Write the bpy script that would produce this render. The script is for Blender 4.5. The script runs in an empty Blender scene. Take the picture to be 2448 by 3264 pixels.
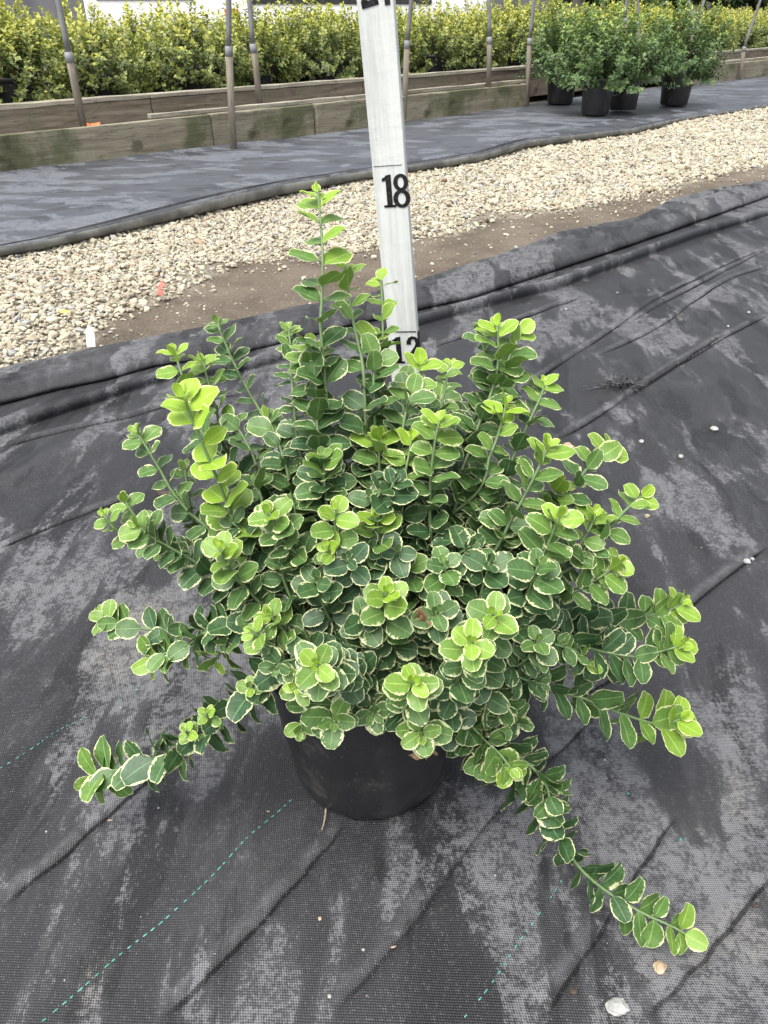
import bpy, bmesh, math, random
import numpy as np
from mathutils import Vector, Matrix
R = math.radians
rng = np.random.default_rng(7)
random.seed(7)

# ------------------------------------------------------------------ camera, sky, sun, exposure
PITCH, CAMH, FPX, CX, CY = R(33.2), 0.575, 2451.0, 1224.0, 1632.0
scn = bpy.context.scene
cam_d = bpy.data.cameras.new('camera'); cam = bpy.data.objects.new('camera', cam_d)
scn.collection.objects.link(cam); scn.camera = cam
cam.location = (0, 0, CAMH); cam.rotation_euler = (R(90) - PITCH, 0, 0)
cam_d.sensor_fit = 'VERTICAL'; cam_d.sensor_height = 36.0; cam_d.sensor_width = 27.0
cam_d.lens = 36.0 * FPX / 3264.0
cam_d.clip_start = 0.01; cam_d.clip_end = 2000

SUN_EL, SUN_AZ = R(66), R(-140)          # azimuth from +Y, negative = from the left
world = bpy.data.worlds.new('World'); scn.world = world; world.use_nodes = True
nt = world.node_tree; nt.nodes.clear()
wo = nt.nodes.new('ShaderNodeOutputWorld'); bg = nt.nodes.new('ShaderNodeBackground')
sky = nt.nodes.new('ShaderNodeTexSky'); sky.sky_type = 'NISHITA'; sky.sun_disc = False
sky.sun_elevation = SUN_EL; sky.sun_rotation = SUN_AZ; sky.air_density = 1.0; sky.dust_density = 4.0; sky.ozone_density = 1.0
hs = nt.nodes.new('ShaderNodeHueSaturation'); hs.inputs['Saturation'].default_value = 0.35
nt.links.new(sky.outputs[0], hs.inputs['Color']); nt.links.new(hs.outputs[0], bg.inputs[0]); nt.links.new(bg.outputs[0], wo.inputs[0])
bg.inputs[1].default_value = 0.15
sun_d = bpy.data.lights.new('sun', 'SUN'); sun = bpy.data.objects.new('sun', sun_d); scn.collection.objects.link(sun)
sun_d.energy = 1.5; sun_d.angle = R(45); sun_d.color = (1.0, 0.97, 0.92)
sdir = Vector((math.sin(SUN_AZ) * math.cos(SUN_EL), math.cos(SUN_AZ) * math.cos(SUN_EL), math.sin(SUN_EL)))
sun.rotation_euler = sdir.to_track_quat('Z', 'Y').to_euler()
scn.view_settings.view_transform = 'Standard'; scn.view_settings.look = 'None'
scn.view_settings.gamma = 1.0; scn.view_settings.use_curve_mapping = False
scn.view_settings.exposure = 1.2
scn.cycles.max_bounces = 5; scn.cycles.transparent_max_bounces = 6
scn.cycles.use_denoising = True

# ------------------------------------------------------------------ helpers
COL = scn.collection
def gp(u, v, z=0.0):
    th = PITCH + math.atan((v - CY) / FPX)
    y = (CAMH - z) / math.tan(th); d = y * math.cos(PITCH) + (CAMH - z) * math.sin(PITCH)
    return np.array(((u - CX) / FPX * d, y, z))
def at(u, v, y):
    z = CAMH - y * math.tan(PITCH + math.atan((v - CY) / FPX))
    d = y * math.cos(PITCH) + (CAMH - z) * math.sin(PITCH)
    return np.array(((u - CX) / FPX * d, y, z))
def project(P):
    P = np.asarray(P, float); dz = CAMH - P[:, 2]
    d = P[:, 1] * math.cos(PITCH) + dz * math.sin(PITCH)
    return CX + FPX * P[:, 0] / d, CY + FPX * (dz * math.cos(PITCH) - P[:, 1] * math.sin(PITCH)) / d, d
def raw_mesh(name, V, F, smooth=True, uv=None, attrs=None):
    """V (n,3), F (m,k) with k=3 or 4 (uniform), uv per vertex (n,2), attrs {name:(n,4)}"""
    V = np.asarray(V, np.float32); F = np.asarray(F, np.int32)
    me = bpy.data.meshes.new(name); n, (m, k) = len(V), F.shape
    me.vertices.add(n); me.vertices.foreach_set('co', V.ravel())
    me.loops.add(m * k); me.loops.foreach_set('vertex_index', F.ravel())
    me.polygons.add(m); me.polygons.foreach_set('loop_start', np.arange(0, m * k, k, dtype=np.int32))
    try: me.polygons.foreach_set('loop_total', np.full(m, k, np.int32))
    except Exception: pass
    me.polygons.foreach_set('use_smooth', np.full(m, smooth))
    if uv is not None:
        l = me.uv_layers.new(name='UVMap'); l.data.foreach_set('uv', np.asarray(uv, np.float32)[F.ravel()].ravel())
    for an, av in (attrs or {}).items():
        a = me.attributes.new(an, 'FLOAT_COLOR', 'POINT'); a.data.foreach_set('color', np.asarray(av, np.float32).ravel())
    me.update(calc_edges=True); me.validate()
    return me
def link(name, me, mat=None, parent=None):
    o = bpy.data.objects.new(name, me); COL.objects.link(o)
    if mat is not None and me is not None and not me.materials: me.materials.append(mat)
    if parent is not None: o.parent = parent
    return o
def tag(o, label=None, cat=None, group=None, kind=None):
    if label: o['label'] = label
    if cat: o['category'] = cat
    if group: o['group'] = group
    if kind: o['kind'] = kind
    return o
def empty(name, loc=(0, 0, 0), rz=0):
    o = bpy.data.objects.new(name, None); COL.objects.link(o); o.location = loc; o.rotation_euler = (0, 0, rz)
    o.empty_display_size = 0.05
    return o
def smoothpath(P, n):
    """Catmull-Rom through P (k,d), n samples evenly spread by length"""
    P = np.asarray(P, float)
    Q = np.vstack([2 * P[0] - P[1], P, 2 * P[-1] - P[-2]]); out = []
    for i in range(1, len(Q) - 2):
        t = np.linspace(0, 1, 13)[:-1, None]
        a, b, c, d = Q[i - 1], Q[i], Q[i + 1], Q[i + 2]
        out.append(.5 * ((2 * b) + (-a + c) * t + (2 * a - 5 * b + 4 * c - d) * t ** 2 + (-a + 3 * b - 3 * c + d) * t ** 3))
    out = np.vstack(out + [P[-1:]])
    L = np.r_[0, np.cumsum(np.linalg.norm(np.diff(out[:, :3], axis=0), axis=1))]
    s = np.linspace(0, L[-1], n)
    return np.stack([np.interp(s, L, out[:, j]) for j in range(out.shape[1])], 1), L[-1]
def tube_arrays(P, rad, sides=6, cap=True):
    P = np.asarray(P, float); n = len(P); rad = np.broadcast_to(rad, (n,))
    T = np.gradient(P, axis=0); T /= np.linalg.norm(T, axis=1)[:, None] + 1e-12
    up = np.array((0, 0, 1.)) if abs(T[0, 2]) < .9 else np.array((1., 0, 0))
    V = []; A = np.cross(T[0], up); A /= np.linalg.norm(A)
    for i in range(n):
        A = A - T[i] * A.dot(T[i]); A /= np.linalg.norm(A); B = np.cross(T[i], A)
        for k in range(sides):
            a = 2 * math.pi * k / sides; V.append(P[i] + rad[i] * (math.cos(a) * A + math.sin(a) * B))
    F = []
    for i in range(n - 1):
        for k in range(sides):
            a, b = i * sides + k, i * sides + (k + 1) % sides
            F.append((a, b, b + sides, a + sides))
    V = np.array(V)
    if cap:
        c0, c1 = len(V), len(V) + 1; V = np.vstack([V, P[:1], P[-1:]])
        for k in range(sides):
            F.append((c0, (k + 1) % sides, k, k)); e = (n - 1) * sides; F.append((c1, e + k, e + (k + 1) % sides, e + (k + 1) % sides))
    return V, F
def poly_mesh(name, V, F, smooth=False):
    me = bpy.data.meshes.new(name); me.from_pydata([tuple(map(float, v)) for v in V], [], [tuple(dict.fromkeys(map(int, f))) for f in F])
    if smooth: me.polygons.foreach_set('use_smooth', [True] * len(me.polygons))
    me.update(); return me
def box_arrays(x0, x1, y0, y1, z0, z1):
    V = [(x0, y0, z0), (x1, y0, z0), (x1, y1, z0), (x0, y1, z0), (x0, y0, z1), (x1, y0, z1), (x1, y1, z1), (x0, y1, z1)]
    return V, [(0, 3, 2, 1), (4, 5, 6, 7), (0, 1, 5, 4), (1, 2, 6, 5), (2, 3, 7, 6), (3, 0, 4, 7)]
def lathe_arrays(prof, seg=48, wob=None):
    V, F = [], []
    for i, (r, z) in enumerate(prof):
        for k in range(seg):
            a = 2 * math.pi * k / seg; w = wob(a, i) if wob else (1.0, 0.0)
            V.append((r * w[0] * math.cos(a), r * w[0] * math.sin(a), z + w[1]))
    for i in range(len(prof) - 1):
        for k in range(seg):
            a, b = i * seg + k, i * seg + (k + 1) % seg
            F.append((a, b, b + seg, a + seg))
    return V, F
def bevel(me, w, seg=2):
    bm = bmesh.new(); bm.from_mesh(me)
    bmesh.ops.bevel(bm, geom=list(bm.edges), offset=w, segments=seg, profile=.6, affect='EDGES')
    bm.to_mesh(me); bm.free(); return me

# ------------------------------------------------------------------ node helpers
class NB:
    def __init__(s, name):
        s.m = bpy.data.materials.new(name); s.m.use_nodes = True; s.t = s.m.node_tree; s.t.nodes.clear()
        s.out = s.n('ShaderNodeOutputMaterial'); s.p = s.n('ShaderNodeBsdfPrincipled'); s.t.links.new(s.p.outputs[0], s.out.inputs[0])
    def n(s, t, **kw):
        o = s.t.nodes.new(t)
        for k, v in kw.items(): setattr(o, k, v)
        return o
    def put(s, sock, v):
        if isinstance(v, (int, float)): sock.default_value = v
        elif isinstance(v, (tuple, list)): sock.default_value = tuple(v) + ((1.0,) if len(v) == 3 and sock.type == 'RGBA' else ())
        else: s.t.links.new(v, sock)
    def math(s, op, a, b=0.0, c=None, clamp=False):
        o = s.n('ShaderNodeMath', operation=op, use_clamp=clamp); s.put(o.inputs[0], a); s.put(o.inputs[1], b)
        if c is not None: s.put(o.inputs[2], c)
        return o.outputs[0]
    def mix(s, f, a, b, mode='MIX'):
        o = s.n('ShaderNodeMix', data_type='RGBA', blend_type=mode); s.put(o.inputs[0], f); s.put(o.inputs[6], a); s.put(o.inputs[7], b)
        return o.outputs[2]
    def ramp(s, f, stops):
        o = s.n('ShaderNodeMapRange', interpolation_type='SMOOTHSTEP'); s.put(o.inputs[0], f)
        o.inputs[1].default_value, o.inputs[2].default_value = stops[0], stops[1]
        if len(stops) > 2: o.inputs[3].default_value, o.inputs[4].default_value = stops[2], stops[3]
        return o.outputs[0]
    def noise(s, vec, scale, detail=3, rough=.55, dim='3D', w=None, dist=0.0):
        o = s.n('ShaderNodeTexNoise', noise_dimensions=dim)
        if vec is not None: s.t.links.new(vec, o.inputs['Vector'])
        o.inputs['Scale'].default_value = scale; o.inputs['Detail'].default_value = detail; o.inputs['Roughness'].default_value = rough
        o.inputs['Distortion'].default_value = dist
        if w is not None: s.put(o.inputs['W'], w)
        return o.outputs[0]
    def mapping(s, vec, loc=(0, 0, 0), rot=(0, 0, 0), sc=(1, 1, 1)):
        o = s.n('ShaderNodeMapping'); s.t.links.new(vec, o.inputs[0])
        o.inputs[1].default_value = loc; o.inputs[2].default_value = rot; o.inputs[3].default_value = sc
        return o.outputs[0]
    def coord(s, k='Object'): return s.n('ShaderNodeTexCoord').outputs[k]
    def attr(s, name): return s.n('ShaderNodeAttribute', attribute_name=name)
    def sep(s, v):
        o = s.n('ShaderNodeSeparateXYZ'); s.t.links.new(v, o.inputs[0]); return o.outputs
    def sepc(s, v):
        o = s.n('ShaderNodeSeparateColor'); s.t.links.new(v, o.inputs[0]); return o.outputs
    def bump(s, h, strength=.3, dist=.01, normal=None):
        o = s.n('ShaderNodeBump'); s.put(o.inputs['Height'], h); o.inputs['Strength'].default_value = strength; o.inputs['Distance'].default_value = dist
        if normal is not None: s.t.links.new(normal, o.inputs['Normal'])
        s.t.links.new(o.outputs[0], s.p.inputs['Normal']); return o.outputs[0]
    def col(s, v): s.put(s.p.inputs['Base Color'], v)
    def rough(s, v): s.put(s.p.inputs['Roughness'], v)
    def spec(s, v): s.p.inputs['Specular IOR Level'].default_value = v
    def translucent(s, colr, fac):
        t = s.n('ShaderNodeBsdfTranslucent'); s.put(t.inputs[0], colr)
        mx = s.n('ShaderNodeMixShader'); s.put(mx.inputs[0], fac); s.t.links.new(s.p.outputs[0], mx.inputs[1]); s.t.links.new(t.outputs[0], mx.inputs[2])
        s.t.links.new(mx.outputs[0], s.out.inputs[0])

def simple_mat(name, c1, c2, scale=20, rough=.6, bumpd=.002, spec=.4, detail=4):
    b = NB(name); o = b.coord(); n = b.noise(o, scale, detail, .6); b.col(b.mix(b.ramp(n, (.35, .68)), c1, c2)); b.rough(rough); b.spec(spec)
    b.bump(b.noise(o, scale * 3, 4), .4, bumpd); return b.m

ROWROT = math.atan2(2.7, 2.59)          # direction of the rows seen from above
# ---- woven ground fabric
def fabric_mat(name, base, dust, wear, weave_on=True, rot=R(49), p=.0022, seed=0.0, dustamt=.9, streak=(2.6, .8)):
    b = NB(name); o = b.coord()
    w = b.mapping(o, rot=(0, 0, -rot)); x, y, _ = b.sep(w)
    # dusty, rain-washed patches with shapes of their own
    m1 = b.mapping(o, loc=(seed, seed * .7, 0), rot=(0, 0, -rot), sc=(streak[0], streak[1], 1))
    wv = b.noise(b.mapping(o, loc=(seed, 7, 0)), 9, 3, .6)
    cx = b.n('ShaderNodeVectorMath', operation='ADD'); b.t.links.new(m1, cx.inputs[0])
    cm = b.n('ShaderNodeCombineXYZ'); b.put(cm.inputs[0], b.math('MULTIPLY', b.math('SUBTRACT', wv, .5), .10)); b.t.links.new(cm.outputs[0], cx.inputs[1]); m1 = cx.outputs[0]
    n1 = b.noise(m1, 4.6, 7, .60, dist=.25); n2 = b.noise(b.mapping(o, loc=(seed + 3, 1, 0)), 1.7, 3, .5)
    n3 = b.noise(b.mapping(m1, loc=(5, 2, 0)), 12, 7, .68, dist=.2)
    f1 = b.ramp(b.math('ADD', b.math('MULTIPLY', n1, .75), b.math('MULTIPLY', n2, .45)), (.588, .65))
    f2 = b.ramp(n3, (.54, .61)); f3 = b.ramp(b.noise(b.mapping(o, loc=(9, seed, 0)), 75, 6, .75), (.38, .66))
    soft = b.ramp(b.math('ADD', b.math('MULTIPLY', n1, .75), b.math('MULTIPLY', n2, .45)), (.50, .70))
    d = b.math('MULTIPLY', b.math('ADD', b.math('ADD', b.math('MULTIPLY', f1, .50), b.math('MULTIPLY', soft, .20)), b.math('MULTIPLY', f2, .30)), dustamt)
    gr = b.noise(b.mapping(o, loc=(1, seed, 3)), 260 if weave_on else 120, 4, .7)
    if weave_on:
        k = 2 * math.pi / p
        sx = b.math('SINE', b.math('MULTIPLY', x, k)); sy = b.math('SINE', b.math('MULTIPLY', y, k * .8)); chk = b.math('MULTIPLY', sx, sy)
        gr = b.math('ADD', gr, b.math('MULTIPLY', chk, .10))
    d = b.math('MULTIPLY', d, b.math('ADD', .62, b.math('MULTIPLY', f3, .55)))
    gd = b.ramp(b.math('ADD', d, b.math('MULTIPLY', b.math('SUBTRACT', gr, .5), 1.7)), (.38, .66))
    d = b.math('ADD', b.math('MULTIPLY', d, .38), b.math('MULTIPLY', b.math('MULTIPLY', gd, b.ramp(d, (.05, .45))), .62), clamp=True)
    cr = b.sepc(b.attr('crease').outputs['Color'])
    d = b.math('ADD', d, b.math('MULTIPLY', cr[1], b.math('ADD', .15, b.math('MULTIPLY', f3, .5))), clamp=True)
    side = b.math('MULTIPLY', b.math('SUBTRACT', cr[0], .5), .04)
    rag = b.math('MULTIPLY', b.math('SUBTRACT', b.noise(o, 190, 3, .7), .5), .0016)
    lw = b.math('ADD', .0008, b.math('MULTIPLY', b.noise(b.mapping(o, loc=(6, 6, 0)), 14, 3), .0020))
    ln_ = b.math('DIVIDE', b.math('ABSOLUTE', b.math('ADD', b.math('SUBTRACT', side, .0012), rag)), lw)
    crease_shade = b.math('MULTIPLY', b.ramp(ln_, (1.25, .55)), cr[2])  # shadow gap of each crease, painted into the colour as a thin dark line
    shade_halo = b.math('MULTIPLY', b.ramp(b.math('ABSOLUTE', b.math('SUBTRACT', side, .002)), (.005, .0005)), b.math('MULTIPLY', cr[2], .32))  # softer painted shade on both sides of the crease line
    crease_shade = b.math('MAXIMUM', crease_shade, shade_halo)
    wet = b.ramp(b.noise(b.mapping(m1, loc=(2, seed + 8, 0)), 5.0, 6, .62, dist=.3), (.53, .585))
    c = b.mix(d, base, dust)
    c = b.mix(b.math('MULTIPLY', wet, b.math('SUBTRACT', 1.0, d)), c, tuple(v * .62 for v in base))
    tan = b.ramp(b.noise(b.mapping(o, loc=(4, seed + 2, 0)), 5.5, 4, .6), (.60, .72))
    c = b.mix(b.math('MULTIPLY', tan, b.math('MULTIPLY', d, .7)), c, wear)
    c = b.mix(b.math('MULTIPLY', crease_shade, .92), c, (.006, .0055, .005))
    if weave_on:
        hole = b.ramp(chk, (-.15, -.85)); rib = b.ramp(chk, (.2, .95))
        tex = b.math('MULTIPLY', hole, b.math('ADD', .55, b.math('MULTIPLY', f3, .4)))
        c = b.mix(b.math('MULTIPLY', tex, .9), c, (.006, .006, .007))
        fl = b.ramp(b.noise(o, 300, 2, .6), (.52, .72))
        c = b.mix(b.math('MULTIPLY', b.math('MULTIPLY', rib, fl), .6), c, (.24, .25, .265))
        b.bump(b.math('ADD', chk, b.math('MULTIPLY', b.noise(o, 140, 3), 1.5)), .55, .0006)
    else:
        b.bump(b.noise(o, 90, 5, .65), .45, .002)
    b.col(c); b.rough(b.math('ADD', .48, b.math('MULTIPLY', d, .35))); b.put(b.p.inputs['Specular IOR Level'], b.math('MULTIPLY', b.math('SUBTRACT', 1.0, crease_shade), .24 if weave_on else .5))
    return b.m
M = {}
M['fabric_near'] = fabric_mat('woven black weed fabric', (.028, .0282, .030), (.152, .153, .158), (.21, .20, .175))
M['fabric_far'] = fabric_mat('faded weed fabric', (.052, .055, .062), (.112, .119, .134), (.15, .148, .14), False, seed=4.0, dustamt=1.1, streak=(.9, 1.9))
M['hem'] = simple_mat('faded hem fabric', (.10, .10, .095), (.22, .22, .20), 14, .65, .002)
M['thread'] = simple_mat('green tracer thread', (.05, .24, .19), (.11, .36, .30), 120, .5)
# ---- dirt, gravel
b = NB('packed dirt'); o = b.coord()
n = b.noise(o, 6, 6, .6); n2 = b.noise(o, 130, 6, .75)
c = b.mix(b.ramp(n, (.3, .7)), (.105, .084, .062), (.185, .152, .115)); c = b.mix(b.ramp(n2, (.57, .70)), c, (.36, .32, .25)); c = b.mix(b.ramp(n2, (.45, .32)), c, (.05, .04, .03))
b.col(c); b.rough(.9); b.spec(.2); b.bump(b.math('ADD', n2, b.math('MULTIPLY', n, .5)), .8, .008); M['dirt'] = b.m
b = NB('crushed pale gravel'); o = b.coord(); a = b.attr('stone'); r_ = b.sepc(a.outputs['Color'])
c = b.mix(r_[0], (.27, .24, .175), (.48, .435, .325)); c = b.mix(b.ramp(r_[1], (.84, .95)), c, (.31, .305, .285)); c = b.mix(b.ramp(r_[2], (.975, .99)), c, (.36, .25, .17))
c = b.mix(b.math('MULTIPLY', b.ramp(b.noise(o, 160, 4, .65), (.5, .75)), .45), c, (.20, .18, .14))
b.col(c); b.rough(.85); b.spec(.25); b.bump(b.noise(o, 260, 3), .5, .002); M['gravel'] = b.m
# ---- timber
def wood_mat(name, c1, c2, moss, ax=0, green=.5):
    b = NB(name); o = b.coord(); sc = [18, 18, 18]; sc[ax] = 1.3; g = b.mapping(o, sc=tuple(sc))
    n = b.noise(g, 2.2, 6, .65, dist=.7); n2 = b.noise(o, 3.2, 5, .6); n3 = b.noise(g, 9, 4, .7)
    c = b.mix(b.ramp(n, (.32, .7)), c1, c2)
    c = b.mix(b.math('MULTIPLY', b.ramp(n2, (.47, .62)), green), c, moss)
    c = b.mix(b.math('MULTIPLY', b.ramp(n3, (.54, .70)), .75), c, tuple(v * .30 for v in c1))
    c = b.mix(b.math('MULTIPLY', b.ramp(b.noise(g, 5, 5, .7), (.60, .70)), .45), c, (.36, .34, .28))
    c = b.mix(b.math('MULTIPLY', b.ramp(b.noise(o, 7, 5, .65), (.58, .68)), .6), c, (.035, .028, .022))
    b.col(c); b.rough(.85); b.spec(.2); b.bump(b.math('ADD', n, n3), .6, .004); return b.m
M['plank_front'] = wood_mat('mossy weathered plank', (.17, .15, .105), (.29, .265, .19), (.075, .085, .038), green=.8)
M['plank_back'] = wood_mat('brown weathered plank', (.125, .098, .072), (.24, .205, .155), (.13, .125, .085), green=.5)
M['plank_grey'] = wood_mat('grey weathered batten', (.22, .20, .155), (.38, .35, .28), (.20, .19, .12), green=.4)
M['post_wood'] = wood_mat('grey brown sleeve', (.17, .145, .115), (.27, .235, .19), (.14, .12, .10), ax=2, green=.3)
M['pipe'] = simple_mat('galvanised pipe', (.14, .14, .142), (.21, .21, .212), 12, .5, .0005, .5)
# ---- measuring stick
b = NB('worn white paint'); o = b.coord(); g = b.mapping(o, sc=(60, 60, 3.5)); n = b.noise(g, 1.5, 6, .68); n2 = b.noise(o, 55, 5, .65); n3 = b.noise(o, 9, 3)
c = b.mix(b.ramp(n, (.35, .6)), (.46, .475, .45), (.60, .615, .59)); c = b.mix(b.math('MULTIPLY', b.ramp(n, (.62, .72)), .55), c, (.30, .28, .24))
c = b.mix(b.math('MULTIPLY', b.ramp(n2, (.66, .74)), .5), c, (.36, .30, .22)); c = b.mix(b.math('MULTIPLY', b.ramp(n3, (.6, .72)), .3), c, (.50, .53, .47))
b.col(c); b.rough(.5); b.spec(.35); b.bump(b.math('ADD', n, n2), .55, .0012); M['white_paint'] = b.m
M['ink'] = simple_mat('black vinyl numeral', (.006, .006, .007), (.014, .013, .013), 90, .4)
M['ink_faint'] = simple_mat('pencil line', (.04, .04, .038), (.22, .21, .2), 300, .8)
# ---- pots
b = NB('black nursery plastic'); o = b.coord(); n = b.noise(o, 14, 5, .6); sp = b.ramp(b.noise(o, 520, 3, .6), (.66, .74)); dustp = b.ramp(b.noise(o, 26, 6, .7), (.55, .72))
c = b.mix(b.ramp(n, (.35, .7)), (.016, .016, .0175), (.028, .028, .030)); c = b.mix(b.math('MULTIPLY', dustp, .5), c, (.11, .10, .085)); c = b.mix(b.math('MULTIPLY', sp, .8), c, (.30, .28, .23))
b.col(c); b.rough(.40); b.spec(.5); b.bump(b.noise(o, 120, 4), .3, .0006); M['pot'] = b.m
M['soil'] = simple_mat('bark potting soil', (.02, .014, .010), (.07, .05, .035), 70, .95, .006, .15)
# ---- leaves of the main plant : UV = (along, across), colour attribute leaf = (youth, variegation, random, size)
def leaf_mat(name, dark, mid, lime, cream, thick=1.0):
    b = NB(name); uv = b.n('ShaderNodeUVMap').outputs[0]; u, v, _ = b.sep(uv)
    a = b.attr('leaf'); yth, var, rnd = b.sepc(a.outputs['Color'])[:3]
    av = b.math('ABSOLUTE', b.math('SUBTRACT', b.math('MULTIPLY', v, 2.0), 1.0))
    cv = b.n('ShaderNodeCombineXYZ'); b.put(cv.inputs[0], u); b.put(cv.inputs[1], b.math('MULTIPLY', v, .9)); b.put(cv.inputs[2], b.math('MULTIPLY', rnd, 37.0))
    n1 = b.noise(cv.outputs[0], 3.4, 4, .62); n2 = b.noise(cv.outputs[0], 9.0, 4, .65)
    edge = b.math('MAXIMUM', av, b.math('POWER', u, 7.0))
    # irregular pale margin, wider where the leaf is strongly variegated
    reach = b.math('MULTIPLY', b.math('SUBTRACT', b.math('ADD', b.math('MULTIPLY', n1, .75), b.math('MULTIPLY', n2, .50)), .60), b.math('ADD', .25, b.math('MULTIPLY', var, 1.6)))
    q = b.math('ADD', edge, reach)
    mar = b.ramp(q, (.885 if thick == 1.0 else .70, .925 if thick == 1.0 else .80))
    mar = b.math('MULTIPLY', mar, b.ramp(u, (.02, .14)))
    base = b.mix(b.ramp(yth, (.0, .45)), dark, mid); base = b.mix(b.ramp(yth, (.30, .95)), base, lime)
    blot = b.ramp(n1, (.46, .60)); base = b.mix(b.math('MULTIPLY', blot, .25), base, b.mix(yth, (.080, .16, .070), (.34, .48, .06)))
    # veins
    mid_v = b.ramp(av, (.075, .02)); sv = b.math('ABSOLUTE', b.math('SINE', b.math('MULTIPLY', b.math('SUBTRACT', u, b.math('MULTIPLY', av, .24)), 17.0)))
    side = b.math('MULTIPLY', b.ramp(sv, (.16, .02)), b.ramp(av, (.85, .5)))
    veins = b.math('MAXIMUM', b.math('MULTIPLY', mid_v, .75), b.math('MULTIPLY', side, .42))
    base = b.mix(veins, base, b.mix(b.ramp(yth, (0, .8)), (.14, .26, .11), (.40, .54, .12)))
    crm = b.mix(b.ramp(yth, (.35, .95)), cream, (.60, .66, .26))
    c = b.mix(mar, base, crm)
    c = b.mix(b.math('MULTIPLY', b.math('SUBTRACT', rnd, .5), .25), c, (.02, .05, .02))
    b.col(c); b.rough(b.math('ADD', .40, b.math('MULTIPLY', n2, .14))); b.spec(.45)
    b.bump(b.math('SUBTRACT', b.math('MULTIPLY', n1, .6), veins), .35, .0007)
    tr = b.mix(.5, c, b.mix(yth, (.10, .22, .04), (.40, .55, .08)))
    b.translucent(tr, .15)
    return b.m
M['leaf'] = leaf_mat('variegated evergreen leaf', (.029, .073, .027), (.082, .172, .038), (.24, .39, .022), (.56, .59, .32))
M['hedge_leaf'] = leaf_mat('yellow variegated leaf', (.035, .066, .018), (.155, .185, .040), (.50, .46, .075), (.62, .57, .20), .5)
M['shrub_leaf'] = leaf_mat('green shrub leaf', (.022, .060, .018), (.085, .155, .040), (.34, .44, .09), (.40, .45, .20), .5)
M['tree_leaf'] = leaf_mat('dark tree leaf', (.025, .055, .02), (.05, .10, .03), (.16, .24, .06), (.10, .17, .05), .5)
b = NB('green stem'); a = b.attr('leaf'); k = b.sepc(a.outputs['Color']); o = b.coord()
c = b.mix(k[0], (.075, .056, .038), (.11, .18, .065)); c = b.mix(b.math('MULTIPLY', b.ramp(b.noise(o, 220, 3), (.45, .7)), .4), c, (.09, .085, .05)); b.col(c); b.rough(.55); M['stem'] = b.m
M['dry'] = simple_mat('dried brown leaf', (.22, .12, .055), (.42, .27, .15), 90, .8)
M['stone_pale'] = simple_mat('pale limestone chip', (.24, .24, .225), (.42, .42, .40), 70, .85, .004)
M['stone_tan'] = simple_mat('tan stone', (.26, .19, .12), (.46, .37, .26), 60, .85, .004)
M['stone_dark'] = simple_mat('dark bark bit', (.03, .022, .017), (.075, .055, .042), 80, .9, .004)
M['bead'] = simple_mat('green fertiliser bead', (.02, .22, .16), (.05, .33, .24), 100, .4)
M['root'] = simple_mat('dried black roots', (.012, .011, .011), (.10, .10, .105), 120, .6)
M['red'] = simple_mat('faded red plastic', (.45, .07, .05), (.60, .16, .12), 60, .5)
M['tagwhite'] = simple_mat('white plastic', (.70, .70, .68), (.80, .80, .78), 40, .45)
M['orange'] = simple_mat('orange plastic', (.70, .13, .02), (.80, .22, .05), 60, .5)
M['yellow'] = simple_mat('yellowed leaf', (.45, .30, .08), (.60, .45, .16), 80, .7)
M['vanwhite'] = simple_mat('white vehicle paint', (.74, .75, .76), (.80, .81, .82), 3, .3, .0002)
M['glassdark'] = simple_mat('dark glass', (.012, .014, .016), (.02, .022, .024), 5, .1, .0001)
M['rubber'] = simple_mat('tyre rubber', (.02, .02, .02), (.035, .035, .035), 30, .8)
M['shade'] = simple_mat('grey shade cloth', (.10, .10, .11), (.15, .15, .16), 3, .8, .004)
M['teal'] = simple_mat('teal painted sheet', (.04, .16, .13), (.06, .20, .16), 4, .5)
M['bark'] = simple_mat('tree bark', (.07, .055, .042), (.15, .12, .09), 14, .9, .01)
M['palebark'] = simple_mat('pale bark', (.35, .34, .31), (.52, .50, .46), 14, .9, .01)

# ------------------------------------------------------------------ ground
def terrain():
    xs = np.r_[-400, -120, -40, -15, np.linspace(-7, 9, 60), 18, 45, 130, 400]
    ys = np.r_[-60, -10, np.linspace(-2, 12, 60), 20, 45, 130, 800]
    X, Y = np.meshgrid(xs, ys); Z = -.004 + .006 * np.sin(X * 2.3 + 1) * np.sin(Y * 1.9)
    V = np.stack([X, Y, Z - .018], -1).reshape(-1, 3); n = len(xs)
    F = [(j * n + i, j * n + i + 1, (j + 1) * n + i + 1, (j + 1) * n + i) for j in range(len(ys) - 1) for i in range(n - 1)]
    return raw_mesh('ground', V, F)
tag(link('ground', terrain(), M['dirt']), 'brown packed dirt ground', None, kind='structure')

# row coordinate frame
D = np.array((math.cos(R(49)), math.sin(R(49)))); N = np.array((D[1], -D[0]))      # N points to the camera side
def st(P): P = np.atleast_2d(P)[:, :2]; return P @ D, P @ N
def line(pts, z=0.0):
    P = np.array([gp(u, v, z) for u, v in pts]); s, t = st(P); k = np.argsort(s); return s[k], t[k]
E_ = line([(0, 1187), (203, 1140), (407, 1095), (640, 1054), (904, 997), (1093, 967), (1320, 906), (1426, 868), (1561, 831), (1666, 793), (1772, 748), (2012, 707), (2132, 643), (2253, 617), (2448, 583)])
R_ = line([(0, 1302), (188, 1253), (339, 1223), (497, 1178), (753, 1140), (897, 1103), (1110, 1050), (1328, 1000), (1501, 962), (1726, 887), (1952, 812), (2102, 760), (2448, 634)])
G_ = line([(0, 1393), (226, 1318), (527, 1220), (760, 1195), (1000, 1130), (1328, 1048), (1561, 984), (1772, 928), (1914, 876), (2208, 768), (2448, 690)])
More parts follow.
